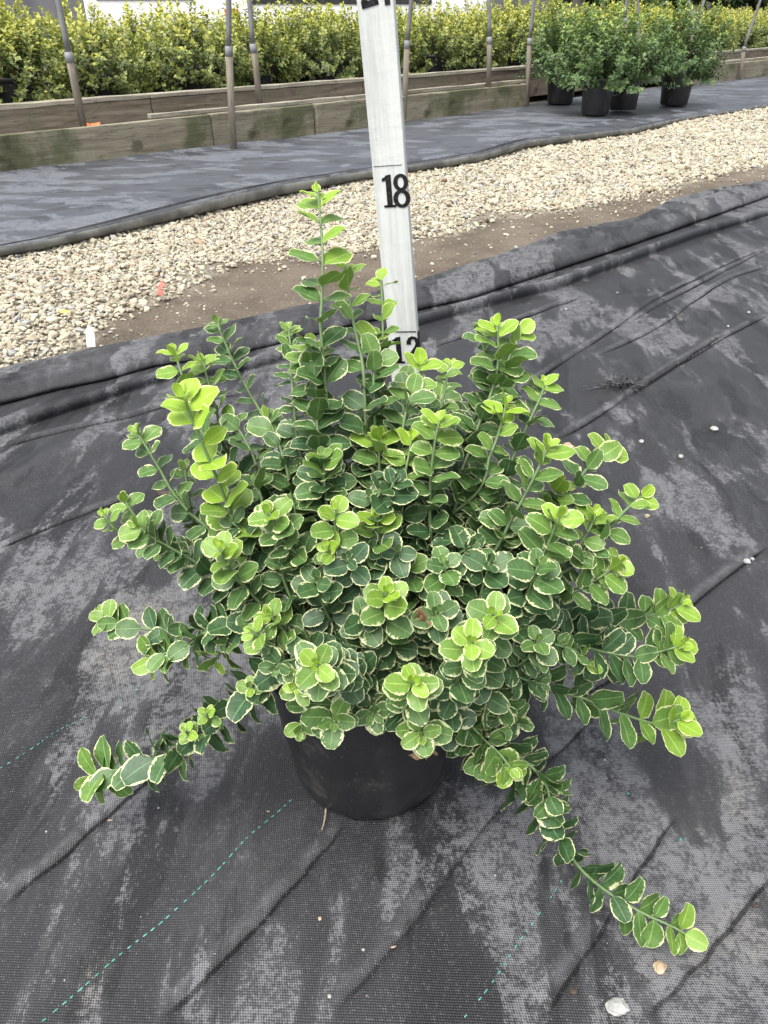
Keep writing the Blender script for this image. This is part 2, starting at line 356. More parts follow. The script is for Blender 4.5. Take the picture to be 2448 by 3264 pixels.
H2 = line([(0, 824), (151, 798), (377, 749), (678, 681), (904, 628), (1168, 575), (1290, 557), (1538, 519), (1689, 474), (1877, 448), (2027, 429), (2178, 387), (2448, 342)])
B2 = line([(0, 561), (377, 516), (723, 478), (980, 444), (1160, 422), (1283, 391), (1674, 342), (2208, 271), (2448, 244)])
def fl(L, s): return np.interp(s, L[0], L[1])
def fsm(L, s):                                    # linear extension beyond the traced ends
    a = np.polyfit(L[0], L[1], 1); y = np.interp(s, L[0], L[1])
    y = np.where(s < L[0][0], L[1][0] + (s - L[0][0]) * a[0], y); return np.where(s > L[0][-1], L[1][-1] + (s - L[0][-1]) * a[0], y)
def vnoise(x, y, f, seed):
    x = x * f; y = y * f; xi = np.floor(x).astype(int); yi = np.floor(y).astype(int); xf = x - xi; yf = y - yi
    def h(a, b):
        q = np.sin(a * 127.1 + b * 311.7 + seed * 74.7) * 43758.5453; return q - np.floor(q)
    sx = xf * xf * (3 - 2 * xf); sy = yf * yf * (3 - 2 * yf)
    return (h(xi, yi) * (1 - sx) + h(xi + 1, yi) * sx) * (1 - sy) + (h(xi, yi + 1) * (1 - sx) + h(xi + 1, yi + 1) * sx) * sy
def seg_dist(X, Y, pts):
    P = np.array([gp(u, v)[:2] for u, v in pts]); P, _ = smoothpath(np.c_[P, P[:, 0] * 0], 60); P = P[:, :2]
    P = P + np.c_[np.sin(np.arange(60) * .55 + pts[0][0]), np.cos(np.arange(60) * .43 + pts[0][1])] * .0007
    best = np.full(X.shape, 9.0); sg = np.zeros(X.shape); al = np.zeros(X.shape)
    lo, hi = P.min(0) - .12, P.max(0) + .12; box = (X > lo[0]) & (X < hi[0]) & (Y > lo[1]) & (Y < hi[1]); x, y = X[box], Y[box]
    bb, ss, aa = np.full(x.shape, 9.0), np.zeros(x.shape), np.zeros(x.shape)
    for i, (a, c) in enumerate(zip(P[:-1], P[1:])):
        d = c - a; l2 = d @ d; k = np.clip(((x - a[0]) * d[0] + (y - a[1]) * d[1]) / l2, 0, 1); dx, dy = x - a[0] - k * d[0], y - a[1] - k * d[1]; r = np.hypot(dx, dy); m = r < bb
        bb[m] = r[m]; ss[m] = np.sign(dx * d[1] - dy * d[0])[m]; aa[m] = (i + k[m]) / 59
    best[box] = bb; sg[box] = ss; al[box] = aa; return best, sg, np.clip(np.minimum(al, 1 - al) * 14, 0, 1)
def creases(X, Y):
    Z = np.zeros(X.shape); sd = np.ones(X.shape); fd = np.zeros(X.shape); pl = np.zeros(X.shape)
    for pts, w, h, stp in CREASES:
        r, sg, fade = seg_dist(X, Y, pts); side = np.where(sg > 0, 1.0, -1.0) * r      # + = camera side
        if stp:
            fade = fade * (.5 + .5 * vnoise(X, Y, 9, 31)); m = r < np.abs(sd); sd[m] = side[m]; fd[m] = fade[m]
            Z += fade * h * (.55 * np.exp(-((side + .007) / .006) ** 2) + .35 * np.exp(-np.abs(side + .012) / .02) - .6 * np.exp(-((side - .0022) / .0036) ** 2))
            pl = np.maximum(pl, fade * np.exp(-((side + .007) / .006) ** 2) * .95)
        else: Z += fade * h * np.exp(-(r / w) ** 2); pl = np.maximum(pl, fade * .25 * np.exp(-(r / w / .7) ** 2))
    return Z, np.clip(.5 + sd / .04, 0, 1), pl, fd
CREASES = [([(0, 2900), (200, 2740), (400, 2560), (560, 2430), (700, 2320)], .006, .0042, True),
           ([(520, 3260), (800, 2990), (1000, 2760), (1100, 2620)], .007, .0035, True),
           ([(1030, 3262), (1260, 3030), (1500, 2700), (1640, 2540), (1900, 2290)], .008, .004, True),
           ([(1730, 3250), (1890, 3010), (2060, 2740), (2150, 2610)], .007, .0036, True),
           ([(1740, 2290), (1980, 2150), (2200, 1940), (2448, 1750)], .006, .0036, True),
           ([(2050, 3260), (2250, 3050), (2448, 2800)], .010, .004, True),
           ([(0, 1760), (200, 1680), (420, 1600)], .008, .005, True), ([(0, 1900), (180, 1850), (400, 1780)], .012, .004, False),
           ([(0, 1434), (377, 1351), (560, 1300), (800, 1260)], .012, .010, True), ([(0, 1560), (250, 1440), (520, 1380), (640, 1350)], .03, .008, False),
           ([(1380, 1117), (1640, 1030), (1850, 960)], .010, .008, True), ([(1600, 1300), (1850, 1130), (2100, 960), (2300, 860), (2448, 800)], .010, .006, True),
           ([(1900, 1150), (2100, 1050), (2300, 910), (2448, 855)], .010, .006, True), ([(1980, 1290), (2150, 1180), (2300, 1080)], .010, .005, True),
           ([(1760, 1420), (1900, 1340), (2070, 1230), (2300, 1090), (2448, 1010)], .010, .006, True), ([(2000, 1040), (2200, 930), (2448, 800)], .012, .006, True),
           ([(600, 3000), (800, 2800), (1000, 2560)], .03, .0025, False), ([(1400, 3000), (1700, 2600), (1850, 2400)], .03, .003, False)]
def near_fabric_z(X, Y, full=False):
    Z = .007 * (vnoise(X, Y, 2.3, 1) - .5) + .004 * (vnoise(X * .6 + Y * .5, Y, 8, 2) - .5) + .0012 * (vnoise(X, Y, 26, 3) - .5)
    Cz, dk, pl, fd = creases(X, Y); Z = Z + Cz
    a = (X * N[0] + Y * N[1]); bb = (X * D[0] + Y * D[1])
    Z = Z + .0035 * np.sin(a * 30 + 3 * np.sin(bb * 2.2)) * np.clip(vnoise(X, Y, 1.3, 5) * 2 - .8, 0, 1)
    flat = np.clip((np.hypot(X + .0145, Y - .46) - .07) / .06, 0, 1)
    zz = (.006 + Z) * flat + .001 * (1 - flat)
    return (zz, dk, pl, fd) if full else zz
def near_fabric():
    S = np.r_[np.linspace(-3, -.6, 40)[:-1], np.linspace(-.6, -.2, 60)[:-1], np.linspace(-.2, 1.1, 420)[:-1], np.linspace(1.1, 3.2, 260)[:-1], np.linspace(3.2, 7, 70)]
    t0, t1, t2 = fsm(E_, S), fsm(R_, S), fsm(G_, S); t1 = np.maximum(t1, t0 + .035); t2 = np.maximum(t2, t1 + .02)
    amp = .55 + .75 * vnoise(S, S * 0, 1.6, 9); wid = t1 - t0; hR = np.clip(wid * .22, .009, .024) * amp
    rows = []
    def row(t, z): rows.append(np.stack([S * D[0] + t * N[0], S * D[1] + t * N[1], z], 1))
    for q, zz in ((0, .03), (.01, .16), (.05, .30), (.09, .40), (.14, .50), (.19, .55), (.24, .60), (.29, .66), (.34, .72), (.39, .78), (.44, .84), (.50, .90), (.56, .95), (.63, 1.0), (.70, 1.0), (.78, .96), (.86, .82), (.95, .60), (.99, .38), (.985, .2), (.95, .06), (.91, .0)):
        wob = (.06 * np.sin(S * 7 + q * 9) + .05 * (vnoise(S, S * 0 + q, 5, 14) - .5)) * (zz > .3); pleat = np.exp(-((q - .30 - .13 * np.sin(S * 2.6 + 1)) / .05) ** 2) * (.25 + .5 * vnoise(S, S * 0, 2.2, 17)); rdg = (1 - np.abs(2 * vnoise(S + q * .18, S * 0 + q * 2.2, 5.5, 19) - 1)) ** 4 * .30 + (1 - np.abs(2 * vnoise(S - q * .3, S * 0 + q * 4, 9, 23) - 1)) ** 6 * .22; dent = 1 + rdg * (zz > .25) + .35 * (vnoise(S, S * 0 + q * 3, 6, 12) - .5) - pleat * (q < .7)
        row(t0 + wid * (q + wob * .4 * (q > .1) * (q < .9)), .002 + hR * zz * dent + wob * .01)
    w2 = t2 - t1; g = np.clip(.014 + .016 * vnoise(S, S * 0 + 4, 1.3, 4), 0, .03) * np.clip(w2 / .05, .3, 1)
    tb = t0 + wid * .91
    for q, zz in ((.08, .05), (.2, .1), (.35, .15), (.5, .25), (.65, .45), (.78, .75), (.88, .97), (.95, 1.0), (1.0, .92), (1.02, .62), (1.018, .3), (1.0, .08), (1.06, .03)):
        row(tb + (t2 - tb) * q, .002 + g * zz + .002 * (vnoise(S, S * 0 + q * 5, 7, 6) - .5))
    ts = tb + (t2 - tb) * 1.06; tn = .0 * S + 1.9
    qs = np.r_[np.linspace(0, .52, 640)[1:], np.linspace(.52, 1, 30)[1:]]
    for i, q in enumerate(qs):
        t = ts + (tn - ts) * q; X = S * D[0] + t * N[0]; Y = S * D[1] + t * N[1]; rows.append(np.stack([X, Y, np.zeros_like(X)], 1))
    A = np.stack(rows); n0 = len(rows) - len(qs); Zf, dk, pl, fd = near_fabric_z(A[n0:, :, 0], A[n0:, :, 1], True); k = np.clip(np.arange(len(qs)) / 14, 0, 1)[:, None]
    A[n0:, :, 2] = Zf * k + .003 * (1 - k)
    m = len(S); V = A.reshape(-1, 3); i, j = np.meshgrid(np.arange(m - 1), np.arange(len(A) - 1)); a = (j * m + i).ravel()
    F = np.stack([a, a + m, a + m + 1, a + 1], 1); F = F[:, ::-1]
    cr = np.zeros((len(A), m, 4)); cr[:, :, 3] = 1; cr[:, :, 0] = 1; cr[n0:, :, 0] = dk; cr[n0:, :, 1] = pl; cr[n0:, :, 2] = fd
    cr[:22, :, 1] = .55 * vnoise(A[:22, :, 0], A[:22, :, 1], 9, 41) + .15; cr[16:22, :, 1] *= .4; cr[28:32, :, 1] = .4 * vnoise(A[28:32, :, 0], A[28:32, :, 1], 9, 43)
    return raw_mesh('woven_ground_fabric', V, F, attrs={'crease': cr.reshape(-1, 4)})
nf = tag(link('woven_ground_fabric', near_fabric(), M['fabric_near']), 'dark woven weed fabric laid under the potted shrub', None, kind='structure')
def near_z(x, y): return float(near_fabric_z(np.array([x]), np.array([y]))[0])
def thread(pts, on=.0038, off=.0028, w=.0006):
    P, L = smoothpath([gp(u, v) for u, v in pts], 400); V, F = [], []; s = 0; A = np.linspace(0, L, 400)
    P[:, 0] += .0012 * np.sin(A * 60) + .002 * np.sin(A * 17 + 1)
    while s < L - on:
        if random.random() < .90:
            l = on * random.uniform(.6, 1.2); q = [np.array([np.interp(s + k * l, A, P[:, j]) for j in range(3)]) for k in (0, .5, 1)]
            d = q[2] - q[0]; nn = np.array((-d[1], d[0], 0)); nn /= np.linalg.norm(nn); b0 = len(V)
            for k, p in enumerate(q):
                ww = w * (1.0 if k == 1 else .6)
                for sg in (-1, 0, 1): V.append((p[0] + sg * nn[0] * ww, p[1] + sg * nn[1] * ww, .0005 + .0006 * (sg == 0)))
            for r in (0, 1):
                for cix in (0, 1): a = b0 + r * 3 + cix; F.append((a, a + 3, a + 4, a + 1))
        s += on + off * random.uniform(.6, 1.5)
    V = np.array(V); V[:, 2] += near_fabric_z(V[:, 0], V[:, 1])
    o = link('green_thread', poly_mesh('green_thread', V, F, True), M['thread'], nf); o['kind'] = 'stuff'; return o
thread([(130, 3264), (330, 3090), (520, 2950), (700, 2790), (800, 2690), (880, 2610), (945, 2540)])
thread([(0, 2460), (90, 2400), (180, 2340), (290, 2290)], .003, .0030, .0004)
thread([(1470, 3262), (1560, 3140), (1640, 3030), (1700, 2950), (1790, 2810)], .0032, .0045, .0005)
thread([(380, 2240), (450, 2190), (560, 2110)], .003, .004, .0005)

def far_fabric():
    S = np.r_[np.linspace(-3, .2, 80)[:-1], np.linspace(.2, 6.5, 420)[:-1], np.linspace(6.5, 14, 80)]
    th, tb = fsm(H2, S), fsm(B2, S) - .04; rows = []
    def row(t, z): rows.append(np.stack([S * D[0] + t * N[0], S * D[1] + t * N[1], z], 1))
    r = .024 * (.75 + .5 * vnoise(S, S * 0, 1.1, 3)); r = r * np.clip(1.45 - np.abs(S - 2.3) * .30, .35, 1.25)
    for a in np.linspace(-200, 40, 15):
        # a rolled hem: the tube of fabric along the near edge
        aa = R(a); row(th - r * 1.0 + r * 1.25 * np.cos(aa + R(180)) * -1, r + r * np.sin(aa + R(180)) * -1 + .001)
    hem_rows = len(rows)
    base = th - r * 2.6
    for q in np.r_[np.linspace(0, .25, 40), np.linspace(.25, 1, 70)[1:]]:
        t = base + (tb - base) * q; X = S * D[0] + t * N[0]; Y = S * D[1] + t * N[1]
        z = .007 + .010 * (vnoise(X, Y, 1.4, 21) - .4) + .004 * (vnoise(X * .5, Y, 6, 22) - .5) + .012 * np.exp(-((q - .10 - .02 * np.sin(S * 2)) / .03) ** 2) + .010 * np.exp(-((q - .2 - .03 * np.sin(S * 1.1 + 1)) / .025) ** 2)
        z = z + .012 * np.clip((q - .93) / .07, 0, 1) * vnoise(S, S * 0, 3, 8)
        row(t, np.maximum(z, .002))
    A = np.stack(rows); m = len(S); V = A.reshape(-1, 3); i, j = np.meshgrid(np.arange(m - 1), np.arange(len(A) - 1)); a = (j * m + i).ravel()
    F = np.stack([a, a + m, a + m + 1, a + 1], 1)
    me = raw_mesh('faded_ground_fabric', V, F, attrs={'crease': np.tile((1.0, 0, 0, 1.0), (len(V), 1))}); me.materials.append(M['fabric_far']); me.materials.append(M['hem'])
    me.polygons.foreach_set('material_index', (j.ravel() < hem_rows - 2).astype(np.int32)); return me
tag(link('faded_ground_fabric', far_fabric()), 'faded blue grey weed fabric with a rolled hem along the gravel', None, kind='structure')

# ------------------------------------------------------------------ gravel
def ico(sub):
    bm = bmesh.new(); bmesh.ops.create_icosphere(bm, subdivisions=sub, radius=1.0)
    V = np.array([v.co[:] for v in bm.verts]); F = np.array([[v.index for v in f.verts] for f in bm.faces]); bm.free(); return V, F
BND = line([(0, 1150), (286, 1072), (480, 960), (678, 862), (904, 809), (1190, 786), (1313, 756), (1651, 688), (2027, 613), (2328, 545), (2448, 523)])
def stones(S, T, size, sub, seed):
    r = np.random.default_rng(seed); V0, F0 = ico(sub); n = len(S); k = len(V0)
    X = S * D[0] + T * N[0]; Y = S * D[1] + T * N[1]
    sc = size[:, None] * r.uniform(.65, 1.25, (n, 3)) * np.array((1, 1, .62)); bump = 1 + r.normal(0, .16 if k < 20 else .11, (n, k, 1))
    W = V0[None] * bump * sc[:, None, :]; a = r.uniform(0, 6.28, n); c, s_ = np.cos(a)[:, None], np.sin(a)[:, None]
    tl = r.normal(0, .3, (n, 1)); W[:, :, 2] += W[:, :, 0] * tl
    x = W[:, :, 0] * c - W[:, :, 1] * s_; y = W[:, :, 0] * s_ + W[:, :, 1] * c
    P = np.stack([x + X[:, None], y + Y[:, None], W[:, :, 2] + (size * r.uniform(.05, .75, n) - .006)[:, None]], -1).reshape(-1, 3)
    F = (F0[None] + (np.arange(n) * k)[:, None, None]).reshape(-1, 3); C = np.repeat(np.c_[r.random((n, 3)), np.ones(n)], k, 0)
    return P, F, C
def gravel():
    out = []; base = 0; r = np.random.default_rng(5)
    for s0, s1, sub, cell, kk in ((-.9, 2.6, 1, .0106, 1), (2.6, 4.8, 1, .0125, 5), (4.8, 6.6, 1, .0155, 6), (6.6, 10.0, 1, .026, 3), (-2.5, -.9, 1, .026, 4)):
        ss = np.arange(s0, s1, cell); Ts, Ss = [], []
        for s in ss:
            ta = fsm(H2, np.array([s]))[0] - .03; tb = fsm(E_, np.array([s]))[0] + .02; tm = fsm(BND, np.array([s]))[0]
            t = np.arange(ta, tb, cell); t = t + r.uniform(-.5, .5, len(t)) * cell
            tm = tm + .05 * math.sin(s * 5) + .04 * math.sin(s * 13) + .16 * (vnoise(t, t * 0 + s, 7, 51) - .5)
            prob = np.where(t < tm - .03, 1.0, np.clip(np.exp(-(t - tm + .03) / .07), .09, 1)); keep = r.random(len(t)) < prob
            Ts.append(t[keep]); Ss.append(np.full(keep.sum(), s) + r.uniform(-.5, .5, keep.sum()) * cell)
        T, S = np.concatenate(Ts), np.concatenate(Ss); tm = fsm(BND, S)
        size = cell * np.clip(r.lognormal(-.60, .33, len(S)), .25, 1.3) * np.where(T > tm + .03, r.uniform(.12, .8, len(S)) ** 1.3, 1.0)
        P, F, C = stones(S, T, size, sub, kk); out.append((P, F + base, C)); base += len(P)
    return raw_mesh('gravel', np.vstack([o[0] for o in out]), np.vstack([o[1] for o in out]), False, attrs={'stone': np.vstack([o[2] for o in out])})
def fines():
    S = np.linspace(-2.5, 9, 500); T = np.linspace(0, 1, 40); ta, tb, tm = fsm(H2, S) - .06, fsm(E_, S) + .03, fsm(BND, S)
    t = ta[None] + (tb - ta)[None] * T[:, None]; X = S * D[0] + t * N[0]; Y = S * D[1] + t * N[1]
    f = np.clip(.5 - (t - tm[None]) / .16 + .9 * (vnoise(X, Y, 9, 61) - .5) + .5 * (vnoise(X, Y, 31, 62) - .5), 0, 1)
    V = np.stack([X, Y, -.0065 + .004 * (vnoise(X, Y, 6, 63) - .5)], -1).reshape(-1, 3); C = np.stack([f, f, f, f * 0 + 1], -1).reshape(-1, 4); m = len(S)
    i, j = np.meshgrid(np.arange(m - 1), np.arange(39)); a = (j * m + i).ravel(); return raw_mesh('gravel_path', V, np.stack([a, a + 1, a + m + 1, a + m], 1)[:, ::-1], attrs={'fines': C})
b = NB('path dirt and stone fines'); o = b.coord(); n = b.noise(o, 6, 6, .6); n2 = b.noise(o, 150, 6, .75); f = b.sepc(b.attr('fines').outputs['Color'])[0]
c = b.mix(b.ramp(n, (.3, .7)), (.105, .084, .062), (.175, .145, .11)); c = b.mix(b.ramp(n2, (.56, .70)), c, (.36, .32, .25)); c = b.mix(b.ramp(n2, (.45, .32)), c, (.05, .04, .03))
g2 = b.mix(b.ramp(n2, (.4, .62)), (.12, .10, .075), (.36, .325, .25)); c = b.mix(b.ramp(f, (.35, .8)), c, g2)
b.col(c); b.rough(.92); b.spec(.2); b.bump(b.math('ADD', n2, b.math('MULTIPLY', n, .5)), .9, .008); M['path'] = b.m
tag(link('gravel_path', fines(), M['path']), 'brown dirt and stone fines under the loose gravel', None, kind='structure')
tag(link('gravel', gravel(), M['gravel']), 'pale crushed gravel covering the path between the fabrics', None, kind='stuff')

# ------------------------------------------------------------------ timber bed edges
BO = gp(0, 561); BE = gp(2448, 244); bd = (BE - BO)[:2]; BL = np.linalg.norm(bd); bd = bd / BL; BANG = math.atan2(bd[1], bd[0])
def bed(s, back, z=0.0):          # point in the bed frame: s along the front board, back = metres behind it
    return (BO[0] + bd[0] * s - bd[1] * back, BO[1] + bd[1] * s + bd[0] * back, z)
def bed_s(u, v):
    P = gp(u, v); return float((P[:2] - BO[:2]) @ bd)
def plank(parent, name, s0, s1, back, z0, z1, th, mat, jit=.002):
    V, F = box_arrays(0, s1 - s0, 0, th, 0, z1 - z0); me = poly_mesh(name, V, F); bm = bmesh.new(); bm.from_mesh(me)
    n = max(2, int((s1 - s0) / .12)); e = [x for x in bm.edges if abs((x.verts[0].co - x.verts[1].co).x) > .01]
    bmesh.ops.subdivide_edges(bm, edges=e, cuts=n, use_grid_fill=True)
    for v in bm.verts: v.co.y += random.uniform(-1, 1) * jit * .4; v.co.z += random.uniform(-1, 1) * jit
    bm.to_mesh(me); bm.free(); bevel(me, .0022, 1)
    o = link(name, me, M[mat], parent); o.location = Vector(bed(s0, back, z0)) - parent.location; o.rotation_euler = (0, 0, BANG); return o
sA, sB, sC = bed_s(723, 478), bed_s(1045, 436), bed_s(1676, 342); sR = bed_s(2150, 280)
fe = tag(empty('front_edging', bed(0, 0)), 'low mossy timber edging beside the faded weed fabric', 'edging')
plank(fe, 'plank', -2.6, sA - .012, 0, 0, .148, .036, 'plank_front')
plank(fe, 'plank', sA - .006, sB - .006, .004, 0, .148, .036, 'plank_front')
plank(fe, 'plank', sB + .004, sC - 1.3, -.008, 0, .150, .036, 'plank_front')
plank(fe, 'plank', sC - 1.296, sC, -.002, 0, .146, .036, 'plank_front')
plank(fe, 'cap_strip', sA - .30, sC + .02, .060, .146, .166, .030, 'plank_grey')
plank(fe, 'end_plank', sC - .036, sC, .036, 0, .146, .20, 'plank_back')
re_ = tag(empty('raised_bed_edge', bed(0, .32)), 'brown timber side of the raised bed behind the mossy edging', 'bed edge')
cuts = [-2.6, bed_s(540, 495) + .15, bed_s(1180, 418) + .35, sC + .3, sC + 2.0, BL + .5, BL + 2.6, BL + 5]
for a, c in zip(cuts[:-1], cuts[1:]):
    plank(re_, 'plank', a + .003, c - .003, .32 + random.uniform(-.004, .004), .02, .205, .036, 'plank_back')
    plank(re_, 'cap_board', a + .002, c - .002, .316, .2055, .2255, .05, 'plank_grey')
f2 = tag(empty('far_edging', bed(sR, 0)), 'low pale timber edging to the right of the dark green potted shrubs', 'edging')
plank(f2, 'plank', sR, sR + 1.9, 0, 0, .15, .036, 'plank_front'); plank(f2, 'plank', sR + 1.904, sR + 6, 0, 0, .15, .036, 'plank_front'); plank(f2, 'cap_strip', sR, sR + 6, .05, .150, .170, .03, 'plank_grey')
# bed fill between the two boards, and inside the raised bed
def slab(name, s0, s1, b0, b1, z, mat, label):
    nS, nB = 90, 8; V = []; 
    for i in range(nS + 1):
        for j in range(nB + 1): V.append(np.array(bed(s0 + (s1 - s0) * i / nS, b0 + (b1 - b0) * j / nB, z + random.uniform(-.012, .012))))
    F = [(i * (nB + 1) + j, (i + 1) * (nB + 1) + j, (i + 1) * (nB + 1) + j + 1, i * (nB + 1) + j + 1) for i in range(nS) for j in range(nB)]
    return tag(link(name, raw_mesh(name, V, F), M[mat]), label, None, kind='structure')
slab('edging_soil', -2.6, sC - .05, .037, .319, .085, 'dirt', 'dark gravelly soil between the two timber boards')
slab('bed_floor', -2.6, BL + 5, .36, 2.6, .10, 'soil', 'dark floor of the raised bed under the yellow shrubs')
def bed_gravel():
    r = np.random.default_rng(11); n = 1500; s = r.uniform(-1.5, sC - .1, n); k = r.uniform(.05, .30, n); P = np.array([bed(a, c) for a, c in zip(s, k)]); S, T = st(P)
    V, F, C = stones(S, T, r.uniform(.008, .022, n), 1, 12); V[:, 2] += .09; C[:, 1] = .8 + .2 * r.random(len(C)); C[:, 0] *= .6
    return raw_mesh('bed_gravel', V, F, True, attrs={'stone': C})
tag(link('bed_gravel', bed_gravel(), M['gravel']), 'grey stones lying between the two timber boards', None, kind='stuff')

# ------------------------------------------------------------------ leaves
ROWS = 12
LU = np.linspace(0, 1, ROWS + 1)
def leaf_grid(L, Wd, bend, fold, cren=.028, ph=0, tw=0.0):
    """leaf in its own frame: x along, y across, z = upper side"""
    prof = np.sin(np.pi * np.clip(LU, 0, 1) ** 1.02) ** .50; prof[0] = .06; prof[1] *= .72; prof[2] *= .92; prof[-1] = .34; prof[-2] *= 1.10; prof[-3] *= 1.03
    cr = 1 + cren * np.where((np.arange(ROWS + 1) + ph) % 2 == 0, 1, -1); cr[0] = 1
    hw = Wd * .5 * prof * cr; x = LU * L; V = np.zeros((ROWS + 1, 3, 3)); U = np.zeros((ROWS + 1, 3, 2))
    for j, sg in enumerate((-1, 0, 1)):
        V[:, j, 0] = x - (.03 * L * abs(sg) * (cr - 1) * 6); V[:, j, 1] = sg * hw; V[:, j, 2] = fold * abs(sg) * hw - bend * L * LU ** 2 + .035 * L * abs(sg) * np.sin(LU * 9 + sg + ph)
        V[:, j, 2] += tw * sg * hw * LU
        U[:, j, 0] = LU; U[:, j, 1] = .5 + .5 * sg
    return V.reshape(-1, 3), U.reshape(-1, 2)
LF = np.array([(i * 3 + j, (i + 1) * 3 + j, (i + 1) * 3 + j + 1, i * 3 + j + 1) for i in range(ROWS) for j in (0, 1)])
def frame(d, n):
    d = d / np.linalg.norm(d); n = n - d * n.dot(d); n /= np.linalg.norm(n) + 1e-9; return np.stack([d, np.cross(n, d), n], 1)   # columns x,y,z

# ------------------------------------------------------------------ the potted shrub
PC = np.array((-.0115, .466, 0.0)); SOILZ = .150
plant = tag(empty('potted_shrub', PC), 'large variegated green and cream shrub in black pot in the foreground', 'potted shrub')
def pot_wob(a, i):
    w = 1 + .006 * math.sin(3 * a + 1) + .003 * math.sin(7 * a)
    z = 0.0
    if i in (1, 2): z = .0022 * math.sin(11 * a) + .0018 * math.sin(23 * a + 1); w += .006 * math.sin(17 * a)
    return w, z
PK = 1.12
prof = [(.02, .006), (.052, .006), (.0585, .004), (.0615, .009), (.0635, .020), (.0690, .065), (.0745, .110), (.0795, .150), (.0800, .153), (.0845, .1535), (.0850, .156), (.0850, .168), (.0835, .1695), (.0815, .168), (.0800, .150), (.0790, .140)]
V, F = lathe_arrays([(a * PK, c * 1.0) for a, c in prof], 96, pot_wob); link('pot', poly_mesh('pot', V, F, True), M['pot'], plant)
V, F = lathe_arrays([(.0005, SOILZ + .004), (.02, SOILZ + .006), (.05, SOILZ + .002), (.085, SOILZ - .002)], 48, lambda a, i: (1, random.uniform(-.003, .003)))
link('soil', poly_mesh('soil', V, F, True), M['soil'], plant)

# each shoot: pixel path from tip to base with a distance for each point; youth of the tip, variegation, leaf size, node spacing
SH = []
def shoot(pts, yt, yb=None, youth=.6, var=.5, size=1.0, gap=.013, fall=3.0, extend=True, rows=1.0):
    SH.append(dict(pts=pts, yt=yt, yb=yb if yb else yt, youth=youth, var=var, size=size, gap=gap, fall=fall, extend=extend, rows=rows))
S_ = shoot
S_([(692, 1030), (745, 1156), (798, 1257), (840, 1330), (900, 1450)], .61, .55, .38, .15, .9, .016)
S_([(557, 1120), (581, 1199), (620, 1300), (660, 1400)], .56, .52, .95, .35, 1.0, .017)
S_([(646, 1150), (672, 1247), (695, 1330), (730, 1450)], .57, .53, .75, .3, .95, .017)
S_([(588, 1262), (610, 1334), (648, 1421), (692, 1527), (740, 1652), (765, 1740)], .47, .45, 1.2, .25, 1.30, .020, 6.0)
S_([(436, 1376), (470, 1430), (513, 1503), (545, 1560), (600, 1630), (663, 1685), (760, 1800)], .50, .46, .55, .8, .85, .019)
S_([(588, 1487), (600, 1575), (624, 1681), (690, 1800)], .51, .47, .45, .6, .72, .015)
S_([(330, 1640), (370, 1690), (430, 1720), (500, 1745)], .47, .46, .7, .5, .7, .014)
S_([(395, 1590), (420, 1630), (460, 1690), (520, 1740)], .485, .47, .65, .5, .75, .015)
S_([(438, 1675), (490, 1715), (560, 1755), (660, 1815), (760, 1890), (900, 1960)], .44, .43, .62, .85, 1.0, .0085)
S_([(705, 1748), (725, 1800), (780, 1870), (880, 1960)], .415, .42, .75, .5, 1.05, .012)
S_([(735, 1338), (769, 1382), (805, 1450), (850, 1560)], .54, .50, .42, .4, .95, .014)
S_([(851, 1325), (875, 1380), (894, 1430), (914, 1498), (950, 1650)], .54, .48, .45, .35, .95, .016)
S_([(935, 1600), (945, 1660), (960, 1760)], .46, .45, .30, .3, 1.0, .010)
S_([(859, 1634), (880, 1680), (920, 1740), (985, 1800), (1040, 1880)], .43, .43, .65, 1.0, 1.0, .009)
S_([(822, 1540), (835, 1600), (870, 1720)], .48, .46, .35, .4, 1.1, .012)
S_([(1013, 614), (1021, 695), (1027, 770), (1028, 839), (1026, 948), (1022, 1038), (1035, 1200), (1060, 1500)], .585, .50, .85, .15, 1.15, .024, 3.2)
S_([(1098, 842), (1107, 912), (1125, 1020), (1144, 1110), (1158, 1183), (1170, 1400)], .58, .50, .85, .2, 1.08, .024, 3)
S_([(1212, 886), (1218, 948), (1220, 1049), (1221, 1165), (1215, 1350)], .61, .52, .95, .15, .75, .022, 4)
S_([(1190, 1082), (1194, 1147), (1190, 1237), (1195, 1400)], .56, .50, .72, .3, 1.05, .013)
S_([(921, 1048), (927, 1129), (930, 1201), (937, 1273), (960, 1450)], .565, .50, .55, .75, .72, .013)
S_([(992, 1106), (999, 1183), (1008, 1237), (1010, 1346), (1020, 1430), (1035, 1550)], .53, .47, .62, .35, 1.15, .0115)
S_([(1125, 1285), (1130, 1380), (1140, 1550)], .55, .49, .5, .3, .95, .016)
S_([(1342, 1158), (1321, 1237), (1296, 1302), (1265, 1450)], .55, .49, .95, .45, 1.05, .014)
S_([(1440, 1160), (1425, 1205), (1408, 1290), (1380, 1420)], .575, .51, .9, .35, .62, .015)
S_([(1584, 1040), (1589, 1143), (1570, 1239), (1536, 1326), (1493, 1447), (1466, 1519), (1430, 1660)], .545, .47, .85, .35, 1.15, .0155)
S_([(1666, 1054), (1635, 1110), (1605, 1190), (1570, 1280)], .555, .52, .95, .4, .95, .015, 2.4)
S_([(1531, 1052), (1550, 1150), (1570, 1240)], .56, .53, .3, .75, .95, .018)
S_([(1613, 1287), (1604, 1331), (1580, 1408), (1560, 1456), (1520, 1570)], .50, .47, 1.0, .35, .95, .015)
S_([(1736, 1224), (1724, 1263), (1686, 1345), (1647, 1432), (1609, 1519), (1560, 1650)], .535, .47, .78, .55, .95, .0145)
S_([(1748, 1422), (1720, 1485), (1676, 1572), (1638, 1640), (1550, 1790)], .47, .44, .78, .75, 1.1, .0145)
